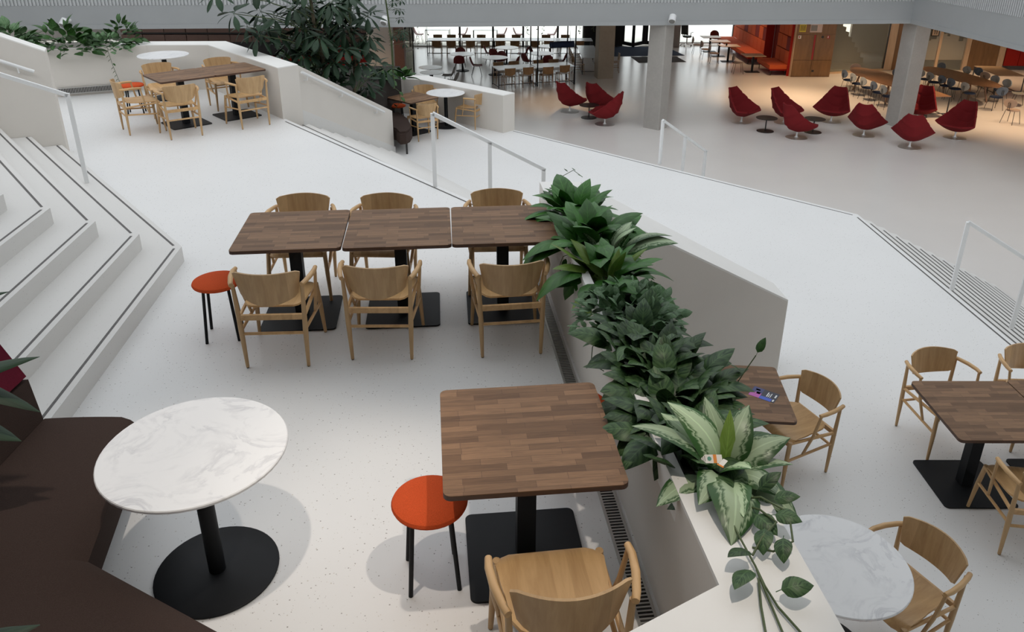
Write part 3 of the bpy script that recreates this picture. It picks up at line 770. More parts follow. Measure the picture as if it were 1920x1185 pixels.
# silver leaved plant with the paper tag: its main leaves one by one
hub = Vector((pc(2.80)+.07, 2.80, .68)); ag = thing('variegated_plant', 'large silver green variegated plant with a paper tag in front of planter', 'plant', hub, 0, GP)
for i, tip in enumerate([(-.42, -.02, .30), (-.25, .10, .34), (-.06, .20, .30), (.30, .06, .18), (.28, -.06, .13), (.18, -.26, .12), (-.02, -.38, .13), (-.09, -.48, .08), (-.33, -.22, .04), (.24, -.30, .03), (-.26, .16, .24), (.14, .18, .27), (.05, -.20, .22), (-.18, -.30, .12)]):
    put_leaf(LM['agla'][i % 2], ag, (tip[0]*.08, tip[1]*.08, 0), tip, (.2, -.25, .1)[i % 3], Vector(tip).length*1.05)
put_leaf(LM['young'][0], ag, (0, 0, .02), (.03, .10, .30), .3, .25)
rosette('foliage_plant', 'dark leaves drooping over the planter edge under the silver plant', 'plant', (pc(2.70)+.05, 2.70, .67), 20, .20, (-25, 30), ['scin'], GP, .10, 1, 35)
# trailing vine across the coping
vn = thing('vine', 'bare trailing vine with a few dark leaves lying across the white coping', 'vine', (0, 0, 0), 0, GP)
for k, pth in enumerate(([(.87, 2.62, .72), (.86, 2.45, .80), (.88, 2.33, .785), (.90, 2.2, .78), (.91, 2.11, .775), (.93, 2.02, .772), (.98, 1.90, .772), (1.02, 1.8, .772)],
            [(.90, 2.18, .78), (.905, 2.08, .775), (.91, 1.98, .772), (.915, 1.85, .772)], [(.895, 2.14, .78), (.87, 2.02, .775), (.85, 1.88, .772)], [(.90, 2.6, .74), (1.0, 2.5, .84), (1.08, 2.40, .85), (1.06, 2.28, .82), (.98, 2.25, .80), (.91, 2.28, .79)], [(.93, 2.58, .74), (.98, 2.44, .83), (1.02, 2.36, .84), (.95, 2.30, .82), (.90, 2.24, .79)])):
    build('stem', M().tube(pth, .0045, 6), 'stem', vn, True)
for b, tip, w in (((.90, 2.24, .80), (.79, 2.19, .83), .14), ((.88, 2.16, .80), (.78, 2.05, .82), .15), ((.93, 2.06, .80), (1.06, 2.06, .83), .15), ((1.03, 2.30, .83), (1.0, 2.19, .80), .13), ((.98, 2.36, .82), (.94, 2.24, .79), .14), ((1.02, 2.42, .82), (1.12, 2.36, .84), .14), ((1.04, 2.5, .82), (1.15, 2.48, .86), .12), ((1.0, 2.55, .82), (1.10, 2.58, .9), .12), ((.96, 2.45, .80), (1.02, 2.33, .80), .16)):
    put_leaf(LM['scin'][0], vn, b, tip, .3, w)
# thin shoots
sh = thing('vine', 'thin climbing shoot with small leaves at the far tip of planter', 'vine', (pc(6.5), 6.5, .74), 0, GP)
build('stem', M().tube([(-.05, -.1, 0), (-.10, 0, .06), (-.02, .05, .13), (.08, .1, .17), (.16, .06, .12)], .003, 5), 'stem', sh, True)
for p in ((-.11, -.02, .03), (-.09, .0, .08), (-.04, .04, .12), (.03, .07, .16), (.1, .1, .16), (.15, .07, .12), (-.12, -.06, 0)):
    put_leaf(LM['hoya'][0], sh, p, (p[0]+R.uniform(-.04, .04), p[1]-.02, p[2]+R.uniform(.02, .06)), 0, .06)
sh = thing('vine', 'thin shoot with young leaves leaning over the flyer', 'vine', (pc(3.3)+.2, 3.3, .76), 0, GP)
build('stem', M().tube([(0, 0, 0), (.10, .02, .06), (.16, .05, .15), (.20, .06, .22)], .003, 5), 'stem', sh, True)
for p, q in (((.20, .06, .22), (.25, .10, .30)), ((.14, .04, .12), (.07, .06, .17)), ((.1, .02, .06), (.04, 0, .11))): put_leaf(LM['bushd'][0], sh, p, q, .4, .085)
sh = thing('vine', 'stray shoot with two leaves hanging on the planter face by the stool', 'vine', (pc(3.95)-.18, 3.95, .73), 0, GP)
build('stem', M().tube([(0, 0, 0), (-.05, .02, .02), (-.09, .0, -.05), (-.10, -.05, -.13), (-.03, -.10, -.15)], .003, 5), 'stem', sh, True)
for p, q in (((-.08, 0, -.02), (-.17, -.03, .02)), ((-.04, .02, .02), (-.10, .06, .05))): put_leaf(LM['bushd'][0], sh, p, q, .2, .09)
sh = thing('vine', 'looping shoot hanging on the planter face by the long table', 'vine', (pc(5.2)-.18, 5.2, .70), 0, GP)
build('stem', M().tube([(0, 0, .02), (-.05, 0, 0), (-.08, -.02, -.08), (-.05, -.05, -.13), (0, -.06, -.09)], .003, 5), 'stem', sh, True)
for p, q in (((-.02, 0, .0), (-.05, -.04, -.1)), ((0, -.05, -.02), (.0, -.09, -.12))): put_leaf(LM['bushd'][0], sh, p, q, .2, .10)
# plant tag
tg = thing('plant_tag', 'white paper plant tag with orange band among the silver leaves', 'tag', (.80, 2.73, .84), 0)
def card(a, b, c, d): return M().add([a, b, c, d, *[(p[0], p[1]+.0006, p[2]-.0012) for p in (a, b, c, d)]], [(0, 1, 2, 3), (7, 6, 5, 4), (0, 4, 5, 1), (1, 5, 6, 2), (2, 6, 7, 3), (3, 7, 4, 0)])
build('card', card((-.01, -.02, 0), (.10, -.02, .0), (.10, .012, .02), (-.01, .012, .02)), 'tagw', tg)
build('band', card((.062, -.0203, .001), (.076, -.0203, .001), (.076, .0117, .021), (.062, .0117, .021)), 'tago', tg)
build('logo', M().add([(.045+.009*math.cos(i*PI/6), -.004+.008*math.sin(i*PI/6), .0115+.005*math.sin(i*PI/6)) for i in range(12)], [tuple(range(12))]), 'tagg', tg)
for x in (.008, .016, .024): build('text_line', card((x, -.014, .005), (x+.003, -.014, .005), (x+.003, .006, .0175), (x, .006, .0175)), 'grey', tg)
build('card', card((.075, -.035, .004), (.105, -.005, .012), (.12, -.02, .012), (.09, -.05, .002)), 'tagw', tg)
build('band', card((.07, -.033, .0045), (.092, -.054, .003), (.098, -.048, .004), (.076, -.027, .0055)), 'tago', tg)

# umbrella tree behind the stair wall
def umbrella_tree():
    r = random.Random(5)
    t = thing('umbrella_tree', 'tall umbrella tree with drooping leaf fingers behind the stair wall', 'tree', (-3.4, 14.2, -.25))
    o = Vector((-3.4, 14.2, -.25))
    hubs = [(-4.5, 13.13, 1.47), (-4.23, 13.68, 1.44), (-3.72, 13.8, 1.51), (-4.47, 13.61, 1.2), (-4.07, 13.92, 1.03), (-3.28, 13.77, .92), (-3.08, 13.79, 1.57), (-2.91, 14.83, 1.31), (-2.64, 14.37, .74), (-2.9, 14.2, .39), (-2.62, 15.2, .29), (-2.75, 14.56, .13), (-3.57, 14.44, 1.41), (-3.67, 13.98, 1.24), (-3.08, 14.52, 1.17), (-4.18, 13.27, 1.11), (-3.92, 14.03, .83), (-3.69, 14.43, 1.0), (-4.05, 13.78, 1.34), (-3.22, 14.56, .98), (-3.03, 14.6, .75), (-3.14, 13.86, .6), (-2.42, 15.06, .23), (-2.72, 14.72, -.05), (-3.5, 13.9, 1.75), (-4.2, 13.5, 1.85), (-2.8, 14.2, 1.8), (-4.85, 13.4, 1.75), (-3.45, 14.3, .65), (-3.4, 14.5, 1.2), (-3.0, 14.3, 1.0), (-3.3, 14.2, .3)]
    tr = [(0, 0, 0), (.05, -.05, .7), (-.05, -.1, 1.3), (-.1, -.1, 2.3)]
    build('trunk', M().tube(tr, [.05, .045, .035, .02], 8), 'bark', t, True)
    build('trunk', M().tube([(.5, .1, 0), (.55, .15, .8), (.5, .2, 1.8)], [.03, .025, .012], 8), 'bark', t, True)
    while len(hubs) < 66:
        q = Vector((r.uniform(-1, 1), r.uniform(-1, 1), r.uniform(-1, 1)))
        if q.length > 1: continue
        h = (-3.42+q.x*.95+.25*(q.z < -.3), 14.25+q.y*.7, .95+q.z*1.0)
        if h[2] < 1.15-.95*(h[0]+4.3): continue
        hubs.append(h)
    hubs = hubs[:32] + sorted(hubs[32:], key=lambda h: h[1])
    mass = M(); cut = 33
    for i, h in enumerate(hubs):
        p = Vector(h)-o
        stem0 = Vector((-.05, -.1, max(.2, p.z-.45))) if p.x < .35 else Vector((.52, .17, max(.2, min(1.7, p.z-.4))))
        build('branch', M().tube([stem0, stem0.lerp(p, .5)+Vector((0, 0, .08)), p], [.012, .009, .006], 5), 'stem', t, True)
        n = 9; L = r.uniform(.33, .41); face = r.uniform(.25, 1.0); a0 = r.uniform(0, 6)
        for k in range(n):
            az = a0+2*PI*k/n; e = math.radians(r.uniform(-42, -8))
            d = Vector((math.cos(az)*math.cos(e), math.sin(az)*math.cos(e), math.sin(e)))
            d = Matrix.Rotation(face*.9, 3, 'X') @ d         # crowns lean to the light of the atrium
            l = L*r.uniform(.85, 1.1)
            ob = put_leaf(r.choice(LM['umb']), t, p, p+d*l, r.uniform(-.25, .25), l)
            if i >= cut:
                me = ob.data; mw = ob.matrix_basis
                mass.add([mw @ v.co for v in me.vertices], [tuple(q.vertices) for q in me.polygons]); bpy.data.objects.remove(ob)
    s = build('inner_leaves', mass, 'umb', t, True); s['kind'] = 'stuff'
umbrella_tree()
sc = thing('umbrella_tree', 'slender small leaved umbrella tree right of the big one, under the spotlight', 'tree', (-2.35, 15.6, -.25))
build('trunk', M().tube([(0, 0, 0), (.0, 0, .9), (-.08, 0, 1.9), (-.05, .0, 2.5)], [.02, .018, .014, .008], 7), 'stem', sc, True)
r_ = random.Random(8)
for i in range(22):
    z = .75+1.5*r_.random(); p0 = Vector((-.05, 0, z)); az = r_.uniform(-1.2, 1.6) if i % 3 else r_.uniform(0, 6.3)
    p = p0+Vector((math.cos(az)*.32, math.sin(az)*.32, r_.uniform(-.1, .2)))
    build('branch', M().tube([p0, p], .004, 4), 'stem', sc, True)
    for k in range(7):
        a = 2*PI*k/7; d = Vector((math.cos(a)*.8, math.sin(a)*.8, -.45)); d = Matrix.Rotation(.5, 3, 'X') @ d
        put_leaf(LM['umb'][k % 2], sc, p, p+d*.13, 0, .15)
rosette('foliage_plant', 'upright broad leaved plant on the middle terrace parapet end by the brown post', 'plant', (-2.42, 17.2, -.38), 18, .40, (-5, 75), ['bushd'], 'plants by the umbrella tree', .12, 1, 44)
rosette('foliage_plant', 'low dark plant spilling over the wall beside the upright broad leaves', 'plant', (-2.75, 16.6, -.28), 24, .36, (-25, 60), ['bushd'], 'plants by the umbrella tree', .2, 1, 45)
mound('bush', 'dark mass of low leaves under the umbrella tree crown', (-3.75, 14.5, .0), .62, .85, .75, 200, .22, ['bushd', 'umb'], 46, 'plants by the umbrella tree', 'bush')
hv = thing('vine', 'hanging shoot with dark leaves beside the diagonal walnut table', 'vine', (-2.40, 16.1, -.35), 0, 'plants by the umbrella tree')
build('stem', M().tube([(0, 0, 0), (.08, -.05, -.05), (.10, -.06, -.25), (-.02, -.08, -.42)], .005, 5), 'stem', hv, True)
for p, q in (((.08, -.05, -.05), (.16, -.1, -.14)), ((.10, -.06, -.15), (.2, -.12, -.27)), ((.02, -.07, -.38), (-.05, -.12, -.30))): put_leaf(LM['bushd'][0], hv, p, q, .2, .15)
# bushes in the far left trough
GL = 'bushes in the far left trough'
mound('bush', 'round leaved bush at the far left end of the trough', (-8.62, 13.62, .74), .55, .40, .42, 130, .20, ['bushd', 'hoya'], 51, GL, 'bush')
mound('bush', 'broad leaved bush in the middle of the far left trough', (-7.78, 13.95, .72), .45, .34, .38, 100, .24, ['bushd'], 52, GL, 'bush')
mound('creeper', 'grey green creeper spilling over the far left trough wall', (-7.12, 14.02, .76), .40, .26, .22, 150, .11, ['hoya'], 53, GL)
mound('bush', 'small leafy bush beside the far parapet corner', (-6.95, 14.35, .80), .28, .26, .34, 80, .17, ['bushd'], 54, GL, 'bush')
hv = thing('vine', 'long thin vine hanging down the far left trough wall', 'vine', (-7.05, 13.93, .80), 0, GL)
build('stem', M().tube([(0, 0, 0), (.02, -.05, -.05), (.05, -.04, -.3), (.10, -.03, -.55), (.16, -.02, -.74)], .004, 5), 'stem', hv, True)
for i in range(11):
    f = i/10; p = (.02+.13*f, -.05+.02*f, -.05-.68*f); put_leaf(LM['bushd'][0], hv, p, (p[0]+R.choice((-1, 1))*.05, p[1]-.03, p[2]-.05), 0, .08)
# plant leaves reaching in at the left edge of the view
fp = thing('foliage_plant', 'dark strap leaves reaching in at the left edge above the sofa back', 'plant', (-3.02, 2.75, .95))
o = Vector((-3.02, 2.75, .95)); STRAP = leaf_mesh('strap_leaf', 'umb', .30, .06, .10, .06, 1.1, 9)
build('stem', M().tube([(0, 0, -.95), (0, 0, -.1), (.02, .0, .5)], [.03, .02, .01], 7), 'bark', fp, True)
for b, tip, w in (((-2.6, 2.75, 1.05), (-1.95, 2.80, 1.305), .40), ((-2.6, 2.75, 1.32), (-2.01, 2.80, 1.03), .36), ((-2.6, 2.75, 1.05), (-2.13, 2.80, .88), .45), ((-2.55, 2.75, 1.40), (-2.0, 2.80, 1.605), .32), ((-2.6, 2.6, 1.1), (-2.35, 2.1, 1.0), .5), ((-2.7, 2.8, 1.3), (-3.2, 3.0, 1.5), .5)):
    put_leaf(STRAP, fp, Vector(b)-o, Vector(tip)-o, .25, w)
fp2 = thing('foliage_plant', 'few green leaf tips poking in at the bottom left corner', 'plant', (-2.12, 1.33, 0))
build('pot', M().lathe([(.10, 0), (.14, .30), (.14, .34), (.11, .34), (.10, .30)], 20), 'pot', fp2, True)
build('stem', M().tube([(0, 0, .30), (.02, 0, .6), (.05, .03, .98)], .012, 6), 'stem', fp2, True)
for q in ((.67, .43, .98), (.52, .42, 1.0), (.60, .30, 1.1), (-.3, .2, 1.2), (.1, -.4, 1.2), (.3, .5, 1.15)): put_leaf(STRAP, fp2, (.05, .03, .96), q, .2, .5)
# ------------------------------------------------------------------ the hall
def make_lounge():
    t = thing('lounge_chair', '', 'lounge chair')
    P = [(-.55, 1.08), (-.54, .92), (-.50, .70), (-.42, .48), (-.27, .30), (-.06, .22), (.14, .24), (.33, .34), (.47, .43)]
    def shell(u, v):
        x = v*(len(P)-1); i = min(int(x), len(P)-2); f = x-i
        cy, cz = (P[i][k]*(1-f)+P[i+1][k]*f for k in (0, 1))
        if v < .72: g = v/.72; e = lerp((.20, -.50, 1.11), (.60, .24, .52), g)
        else: g = (v-.72)/.28; e = lerp((.60, .24, .52), (.36, .46, .45), g)
        s = (u-.5)*2; k = .86*abs(s)**2.1
        seam = .032*sum(math.exp(-((v-q)/.02)**2) for q in (.22, .40))
        return (s*e[0], cy+(e[1]-cy)*k-seam*.7, cz+(e[2]-cz)*k-seam*.5)
    build('shell', M().sheet(shell, 16, 40, .05), 'red', t, True)
    build('stem', M().lathe([(.10, .0), (.085, .012), (.035, .03), (.024, .09), (.024, .15), (.05, .215)], 16), 'white', t, True)
    build('base', M().lathe([(.33, 0), (.33, .008), (.08, .018), (.001, .02)], 36), 'grille', t, True)
    return t
lounge = Maker(make_lounge); GR = 'red lounge chairs in the hall'
for x, y, a, lab in ((2.03, 27.36, -.85, 'red lounge chair at far left of the hall, left of the low table'), (3.02, 27.3, -.65, 'tall red lounge chair rear of the pair beside the pale column'), (3.07, 25.56, 1.15, 'red lounge chair nearest camera beside the pale column, turned away'),
                     (7.69, 25.88, -2.5, 'red lounge chair leftmost of the right hand group'), (9.1, 25.82, -2.45, 'red lounge chair second from left in the right group, partly hidden'), (10.73, 25.97, 2.5, 'red lounge chair turned left behind the second low table'),
                     (8.89, 23.93, -1.25, 'red lounge chair in front of the second low table, turned right'), (11.1, 24.2, -.62, 'red lounge chair with back to camera left of the broad column'), (11.93, 22.86, -.5, 'red lounge chair nearest the camera, back squarely to it'),
                     (13.72, 26.2, 2.45, 'red lounge chair just right of the broad concrete column'), (13.86, 23.96, 2.2, 'red lounge chair farthest right, reclined toward the left')):
    lounge((x, y, ZD), a, lab, GR)
def make_low():
    t = thing('side_table', '', 'side table')
    build('tabletop', M().lathe([(.33, .425), (.335, .43), (.335, .44), (.001, .443)], 36), 'dmetal', t, True)
    build('stem', M().lathe([(.02, .01), (.02, .43)], 12), 'dmetal', t, True)
    build('base', M().lathe([(.27, 0), (.27, .012), (.001, .014)], 36), 'dmetal', t, True)
    return t
low = Maker(make_low)
for x, y, lab in ((8.14, 24.7, 'small round black side table left of the turned red chair'), (9.63, 24.58, 'small round black side table behind the turned red chair'), (2.62, 26.45, 'small round dark side table between the three left red chairs')): low((x, y, ZD), 0, lab, 'low round side tables')

def make_hallchair():
    t = thing('dining_chair', '', 'chair')
    build('seat', M().sheet(lambda u, v: ((u-.5)*.45, .22-.42*v, .455-.012*math.sin(PI*v)), 8, 6, .014), 'hallwood', t, True)
    build('backrest', M().sheet(lambda u, v: ((u-.5)*(.40+.05*v), -.235-.04*(1-((u-.5)*2)**2)-.02*v, .56+.25*v-.05*(1-v)*(1-((u-.5)*2)**2)), 10, 5, .013), 'hallwood', t, True)
    for s in (-1, 1):
        build('leg', M().tube([(s*.215, -.25, 0), (s*.205, -.235, .45), (s*.21, -.25, .76)], [.012, .015, .011], 6), 'hallwood', t, True)
        build('leg', M().tube([(s*.22, .21, 0), (s*.205, .19, .45)], [.012, .016], 6), 'hallwood', t, True)
        build('stretcher', M().tube([(s*.21, -.24, .24), (s*.215, .2, .24)], .009, 6), 'hallwood', t, True)
    build('stretcher', M().tube([(-.21, -.24, .20), (.21, -.24, .20)], .009, 6), 'hallwood', t, True)
    return t
hchair = Maker(make_hallchair)
def make_trestle(w, d, mat):
    def f():
        t = thing('long_table', '', 'table')
        build('tabletop', M().box((-w/2, -d/2, .715), (w/2, d/2, .74)), mat, t)
        for sx in (-1, 1):
            for sy in (-1, 1): build('leg', M().box((sx*(w/2-.02)-.016, sy*(d/2-.03)-.016, 0), (sx*(w/2-.02)+.016, sy*(d/2-.03)+.016, .715)), 'dmetal', t)
            build('apron', M().box((sx*(w/2-.02)-.012, -d/2+.04, .05), (sx*(w/2-.02)+.012, d/2-.04, .075)), 'dmetal', t)
        for sy in (-1, 1): build('foot_rail', M().box((-w/2+.02, sy*(d/2-.03)-.012, .13 if sy < 0 else .68), (w/2-.02, sy*(d/2-.03)+.012, .155 if sy < 0 else .705)), 'dmetal', t)
        return t
    return f
ftab = Maker(make_trestle(1.58, .95, 'marb2'))
GF = 'long tables along the hall windows'
for i, x in enumerate((-3.35, -1.73, -.10, 1.50, 3.1)):
    ftab((x, 39.25, ZD), 0, 'long pale table by the hall windows, %s from the left' % ORD[i], GF)
for i, x in enumerate((-3.63, -2.93, -2.0, -1.3, -.58, .12, 1.1, 1.75, 3.2)):
    hchair((x, 38.55, ZD), R.uniform(-.05, .05), 'brown wooden chair, back to camera at window tables, %s from the left' % ORD[i], 'chairs at the window tables')
for i, x in enumerate((-3.74, -3.05, -2.3, -1.56, -.58, .19, 1.7, 2.65)):
    hchair((x, 40.05, ZD), PI+R.uniform(-.05, .05), 'brown wooden chair on the window side of the far tables, %s from the left' % ORD[i], 'chairs at the window tables')
ntab = Maker(make_trestle(1.60, .95, 'marb2'))
ntab((.07, 31.85, ZD), .31, 'long pale table left of the black frame, nearer row', 'near long hall tables')
ntab((1.64, 32.33, ZD), .27, 'long pale table standing within the black frame', 'near long hall tables')
for i, (x, y) in enumerate(((-.16, 31.42), (.56, 31.66), (1.36, 31.74), (2.04, 32.12))):
    hchair((x, y, ZD), .30, 'brown wooden chair, back to camera at nearer long tables, %s from the left' % ORD[i], 'chairs at the nearer long tables')
for i, (x, y) in enumerate(((-.50, 32.3), (.14, 32.52), (1.15, 32.82), (1.80, 33.0))):
    hchair((x, y, ZD), PI+.30, 'brown wooden chair on the far side of nearer long tables, %s from the left' % ORD[i], 'chairs at the nearer long tables')
ctab = Maker(make_trestle(.80, 3.3, 'marb2'))
ctab((3.40, 35.75, ZD), 0, 'long blue grey table end on, left of the brownish column', None)
for i, y in enumerate((34.25, 34.85, 35.45, 36.05, 36.65)):
    hchair((2.86, y, ZD), -PI/2+.12, 'brown wooden chair along the end on table, %s nearest' % ORD[i], 'chairs at the end on table')
hchair((4.40, 34.75, ZD), PI/2, 'brown wooden chair half hidden right of the brownish column', 'chairs at the end on table')
# black frame over the near table
fr = thing('frame', 'tall black open metal frame around the nearer long table', 'frame', (1.64, 32.33, ZD), .27)
for sx in (-.79, .79):
    for sy in (-.50, .50): build('post', M().box((sx-.02, sy-.02, 0), (sx+.02, sy+.02, 2.75)), 'black', fr)
for sy in (-.50, .50): build('beam', M().box((-.79, sy-.02, 2.71), (.79, sy+.02, 2.75)), 'black', fr)
for sx in (-.79, .79): build('beam', M().box((sx-.02, -.5, 2.71), (sx+.02, .5, 2.75)), 'black', fr)
o = thing('lamp', 'dark navy cylinder lamp slung inside the black frame', 'lamp', (2.02, 32.55, ZD+1.52), .27)
build('shade', M().tube([(-.50, 0, 0), (.50, 0, 0)], .125, 18), 'navyf', o, True)
for s in (-.35, .35): build('cord', M().tube([(s, 0, .12), (s, 0, 1.2)], .006, 5), 'black', o, True)
def hanging(label, c, n, h, spread, seed, L=.14):
    r = random.Random(seed); t = thing('hanging_plant', label, 'plant', c, 0, 'plants hanging in the hall')
    k = max(3, n//9)
    for j in range(k):
        x = r.uniform(-spread, spread); y = r.uniform(-.15, .15); l = h*r.uniform(.4, 1)
        build('stem', M().tube([(0, 0, 0), (x, y, -.03), (x*1.1, y, -l)], .006, 4), 'stem', t, True)
        for i in range(9):
            z = -l*i/8; p = (x*(1+.1*i/8), y, z)
            put_leaf(LM['bushd'][i % 2], t, p, (p[0]+r.uniform(-.1, .1), p[1]+r.uniform(-.1, .1), p[2]-r.uniform(0, .09)), 0, L)
    return t
hanging('leafy vine hanging before the leftmost hall window', (-4.25, 37.9, -.75), 54, 2.3, .28, 70, .17)
hanging('leafy vine hanging from the top of the black frame', (1.0, 32.1, -.75), 60, .95, .45, 71)
hanging('leafy vine hanging left of the brownish column', (3.2, 35.2, -.9), 45, 1.0, .3, 72, .17)
# shell chairs and round tables
def make_shellchair(mat):
    def f():
        t = thing('shell_chair', '', 'chair')
        def sh(u, v):
            x = (u-.5)*2
            if v < .5: a = v/.5; y, z, w = .22-.38*a, .45-.02*math.sin(PI*a), .21+.02*a
            else: a = (v-.5)/.5; y, z, w = -.16-.14*math.sin(a*PI/2)**.7*.9-.04*a, .45+.38*a, .235-.05*a*a*a
            e = 1-.30*max(0, (v-.8)/.2)**2
            k = .06*x*x
            return (x*w*e, y+(k if v > .5 else 0), z+(k*.6 if v <= .5 else 0)-.03*x*x*max(0, (v-.85)/.15))
        build('shell', M().sheet(sh, 8, 16, .014), mat, t, True)
        for sx in (-1, 1):
            build('leg', M().tube([(sx*.23, .20, 0), (sx*.15, .10, .44)], .009, 6), 'dmetal', t, True); build('leg', M().tube([(sx*.22, -.24, 0), (sx*.15, -.12, .44)], .009, 6), 'dmetal', t, True)
        return t
    return f
schair = Maker(make_shellchair('shell')); gchair = Maker(make_shellchair('grey'))
hround = Maker(make_round(.55, 'marb')); hround2 = Maker(make_round(.47, 'marb2'))
for (x, y), lab in (((-2.2, 35.0), 'round white table with one burgundy chair before and one behind it'), ((-.74, 34.1), 'round white table left of the nearer long tables'), ((-.26, 36.76), 'round white table in front of the window tables centre'), ((1.28, 35.2), 'round white table seen through the black frame'), ((1.75, 37.2), 'round white table far back seen through the black frame')):
    hround((x, y, ZD), 0, lab, 'round white hall tables')
for (x, y, a), lab in (((-2.3, 34.35, .05), 'burgundy shell chair with back to camera at leftmost round white table'), ((-2.35, 35.95, PI), 'burgundy shell chair behind leftmost round white table'), ((-1.5, 33.75, -1.5), 'burgundy shell chair in profile facing right'), ((-.55, 34.95, PI-.3), 'burgundy shell chair behind the second round white table'), ((.0, 34.0, 1.3), 'burgundy shell chair just left of nearer long tables far side'),
                       ((-.75, 36.15, -.5), 'burgundy shell chair with back to camera at central round table'), ((-1.0, 36.8, -1.5), 'burgundy shell chair left of the central round table'), ((.45, 36.7, 1.4), 'burgundy shell chair right of the central round table'), ((1.5, 34.45, .1), 'burgundy shell chair with back to camera inside the frame view'), ((.70, 34.8, -.9), 'burgundy shell chair left of the framed round table'), ((2.1, 34.9, 1.3), 'burgundy shell chair right of the framed round table'), ((1.05, 36.95, -1.2), 'burgundy shell chair beside the farthest round table')):
    schair((x, y, ZD), a, lab, 'burgundy shell chairs')
hround2((-3.29, 31.78, ZD), 0, 'rear of two bluish round tables behind the middle parapet', 'bluish round tables'); hround2((-3.12, 30.72, ZD), 0, 'front of two bluish round tables behind the middle parapet', 'bluish round tables')
gchair((-2.58, 31.55, ZD), 1.5, 'dark grey shell chair at the rear bluish round table', 'grey shell chairs'); gchair((-2.36, 30.45, ZD), 1.3, 'dark grey shell chair at the front bluish round table', 'grey shell chairs')
# terrace outside: white tables and shell chairs
otab = Maker(make_trestle(1.3, .8, 'white'))
for i, x in enumerate((-4.0, -1.45)): otab((x, 43.2, ZD-.05), 0, 'white table outside the hall windows, %s from the left' % ORD[i], 'tables on the terrace')
for i, (x, a) in enumerate(((-5.0, -1.57), (-2.7, 1.57), (-.6, 1.57), (.35, -1.57), (2.1, 1.57))): schair((x, 43.2, ZD-.05), a, 'brown red shell chair outside the windows, %s from the left' % ORD[i], 'chairs on the terrace')
# window wall
def window(n, label, x0, x1, y, mull, trans):
    t = thing('window_%d' % n, label, 'window', kind='structure')
    xs = [x0]+mull+[x1]
    for x in xs: build('mullion', M().box((x-.05, y-.07, ZD), (x+.05, y+.07, -.2)), 'dmetal', t)
    for i in range(len(xs)-1):
        a, b = xs[i]+.05, xs[i+1]-.05
        build('pane', M().box((a, y-.012, ZD+.08), (b, y+.012, -.2)), 'glass', t)
        build('sill', M().box((a, y-.06, ZD), (b, y+.06, ZD+.08)), 'grille', t)
    return t
window(1, 'tall hall window wall with slim dark mullions behind the tables', -5.3, 3.7, 41.7, [-2.72, -1.0, .56, 2.35], None)
window(2, 'bright hall window left of the orange booths', 8.7, 11.75, 42.9, [], None)
# revolving door portal
rd = thing('door_1', 'black revolving door portal behind the navy mat', 'door', kind='structure')
build('portal_wall', M().box((3.75, 41.9, ZD), (5.75, 43.2, -.2)), 'black', rd); build('portal_wall', M().box((7.9, 42.4, ZD), (8.3, 43.4, -.2)), 'black', rd)
for x, y in ((5.85, 42.5), (6.3, 41.85), (6.95, 42.6), (7.1, 42.6), (7.85, 42.3)): build('door_post', M().box((x-.07, y-.07, ZD), (x+.07, y+.07, -.2)), 'black', rd)
for a, b in (((5.85, 42.5), (6.3, 41.85)), ((6.3, 41.85), (6.95, 42.6)), ((7.1, 42.6), (7.85, 42.3))):
    build('bottom_rail', bar(M(), a, b, .06, ZD, ZD+.18), 'black', rd); build('pane', bar(M(), a, b, .02, ZD+.18, -.2), 'glass', rd)
tag(build('door_mat', M().prism([(4.55, 38.75), (8.45, 39.1), (8.0, 41.75), (3.9, 41.75)], ZD, ZD+.012), 'matn'), 'navy entrance mat before the revolving door', 'mat')
tag(build('door_mat', M().prism([(5.75, 38.64), (5.9, 37.04), (8.16, 37.3), (7.99, 38.78)], ZD, ZD+.012), 'matg'), 'smaller dark grey mat in front of the navy mat', 'mat')
struct('wall_post', M().box((8.30, 41.6, ZD), (8.68, 42.0, -.2)), 'conc', 'pinkish concrete pier right of the revolving door', 'pier')
# left side of the hall
tag(build('post', M().box((-4.82, 32.6, ZD), (-4.42, 33.0, -.2)), 'post'), 'red brown square post left of the hall windows', 'post', None, 'structure')
struct('wall_hall', M().box((-6.05, 33.4, ZD), (-5.0, 33.6, -.2)), 'wall', 'short pale wall left of the red brown post', 'wall')
struct('wall_hall', M().box((-30, 43.4, ZD), (-5.3, 43.6, -.2)), 'galv', 'dim rear wall of the hall on the left', 'wall')
sc = thing('screen', 'black arched glass screen beside the red brown post', 'screen', (-4.32, 33.4, ZD), math.radians(68))
arc = [(-.35, 0, .0), (-.35, 0, 1.75)] + [(-.35*math.cos(i*PI/10), 0, 1.75+.45*math.sin(i*PI/10)) for i in range(1, 10)] + [(.35, 0, 1.75), (.35, 0, .0)]
build('frame', M().tube(arc, .03, 6), 'black', sc, True); build('mid_rail', M().box((-.35, -.02, 1.1), (.35, .02, 1.15)), 'grille', sc)
build('pane', M().add([(p[0], -.008, p[2]) for p in arc]+[(p[0], .008, p[2]) for p in arc], [tuple(range(len(arc))), tuple(range(2*len(arc)-1, len(arc)-1, -1))]), 'fglass', sc)
be = thing('bench', 'long tan brown upholstered bench back far behind the umbrella tree', 'bench', (0, 36.2, ZD))
for i in range(12):
    x = -17.6+i*.98
    for z0, z1 in ((1.05, 1.36), (1.46, 1.80)): build('back_cushion', M().box((x, 0, z0), (x+.95, .22, z1)), 'benchbr', be)
    build('seat_cushion', M().box((x, -.6, .32), (x+.95, .0, .46)), 'boothrd', be)
build('back_board', M().box((-17.6, .22, 0), (-5.9, .32, 1.9)), 'gap', be); build('plinth', M().box((-17.6, -.5, 0), (-5.9, .0, .32)), 'gap', be)
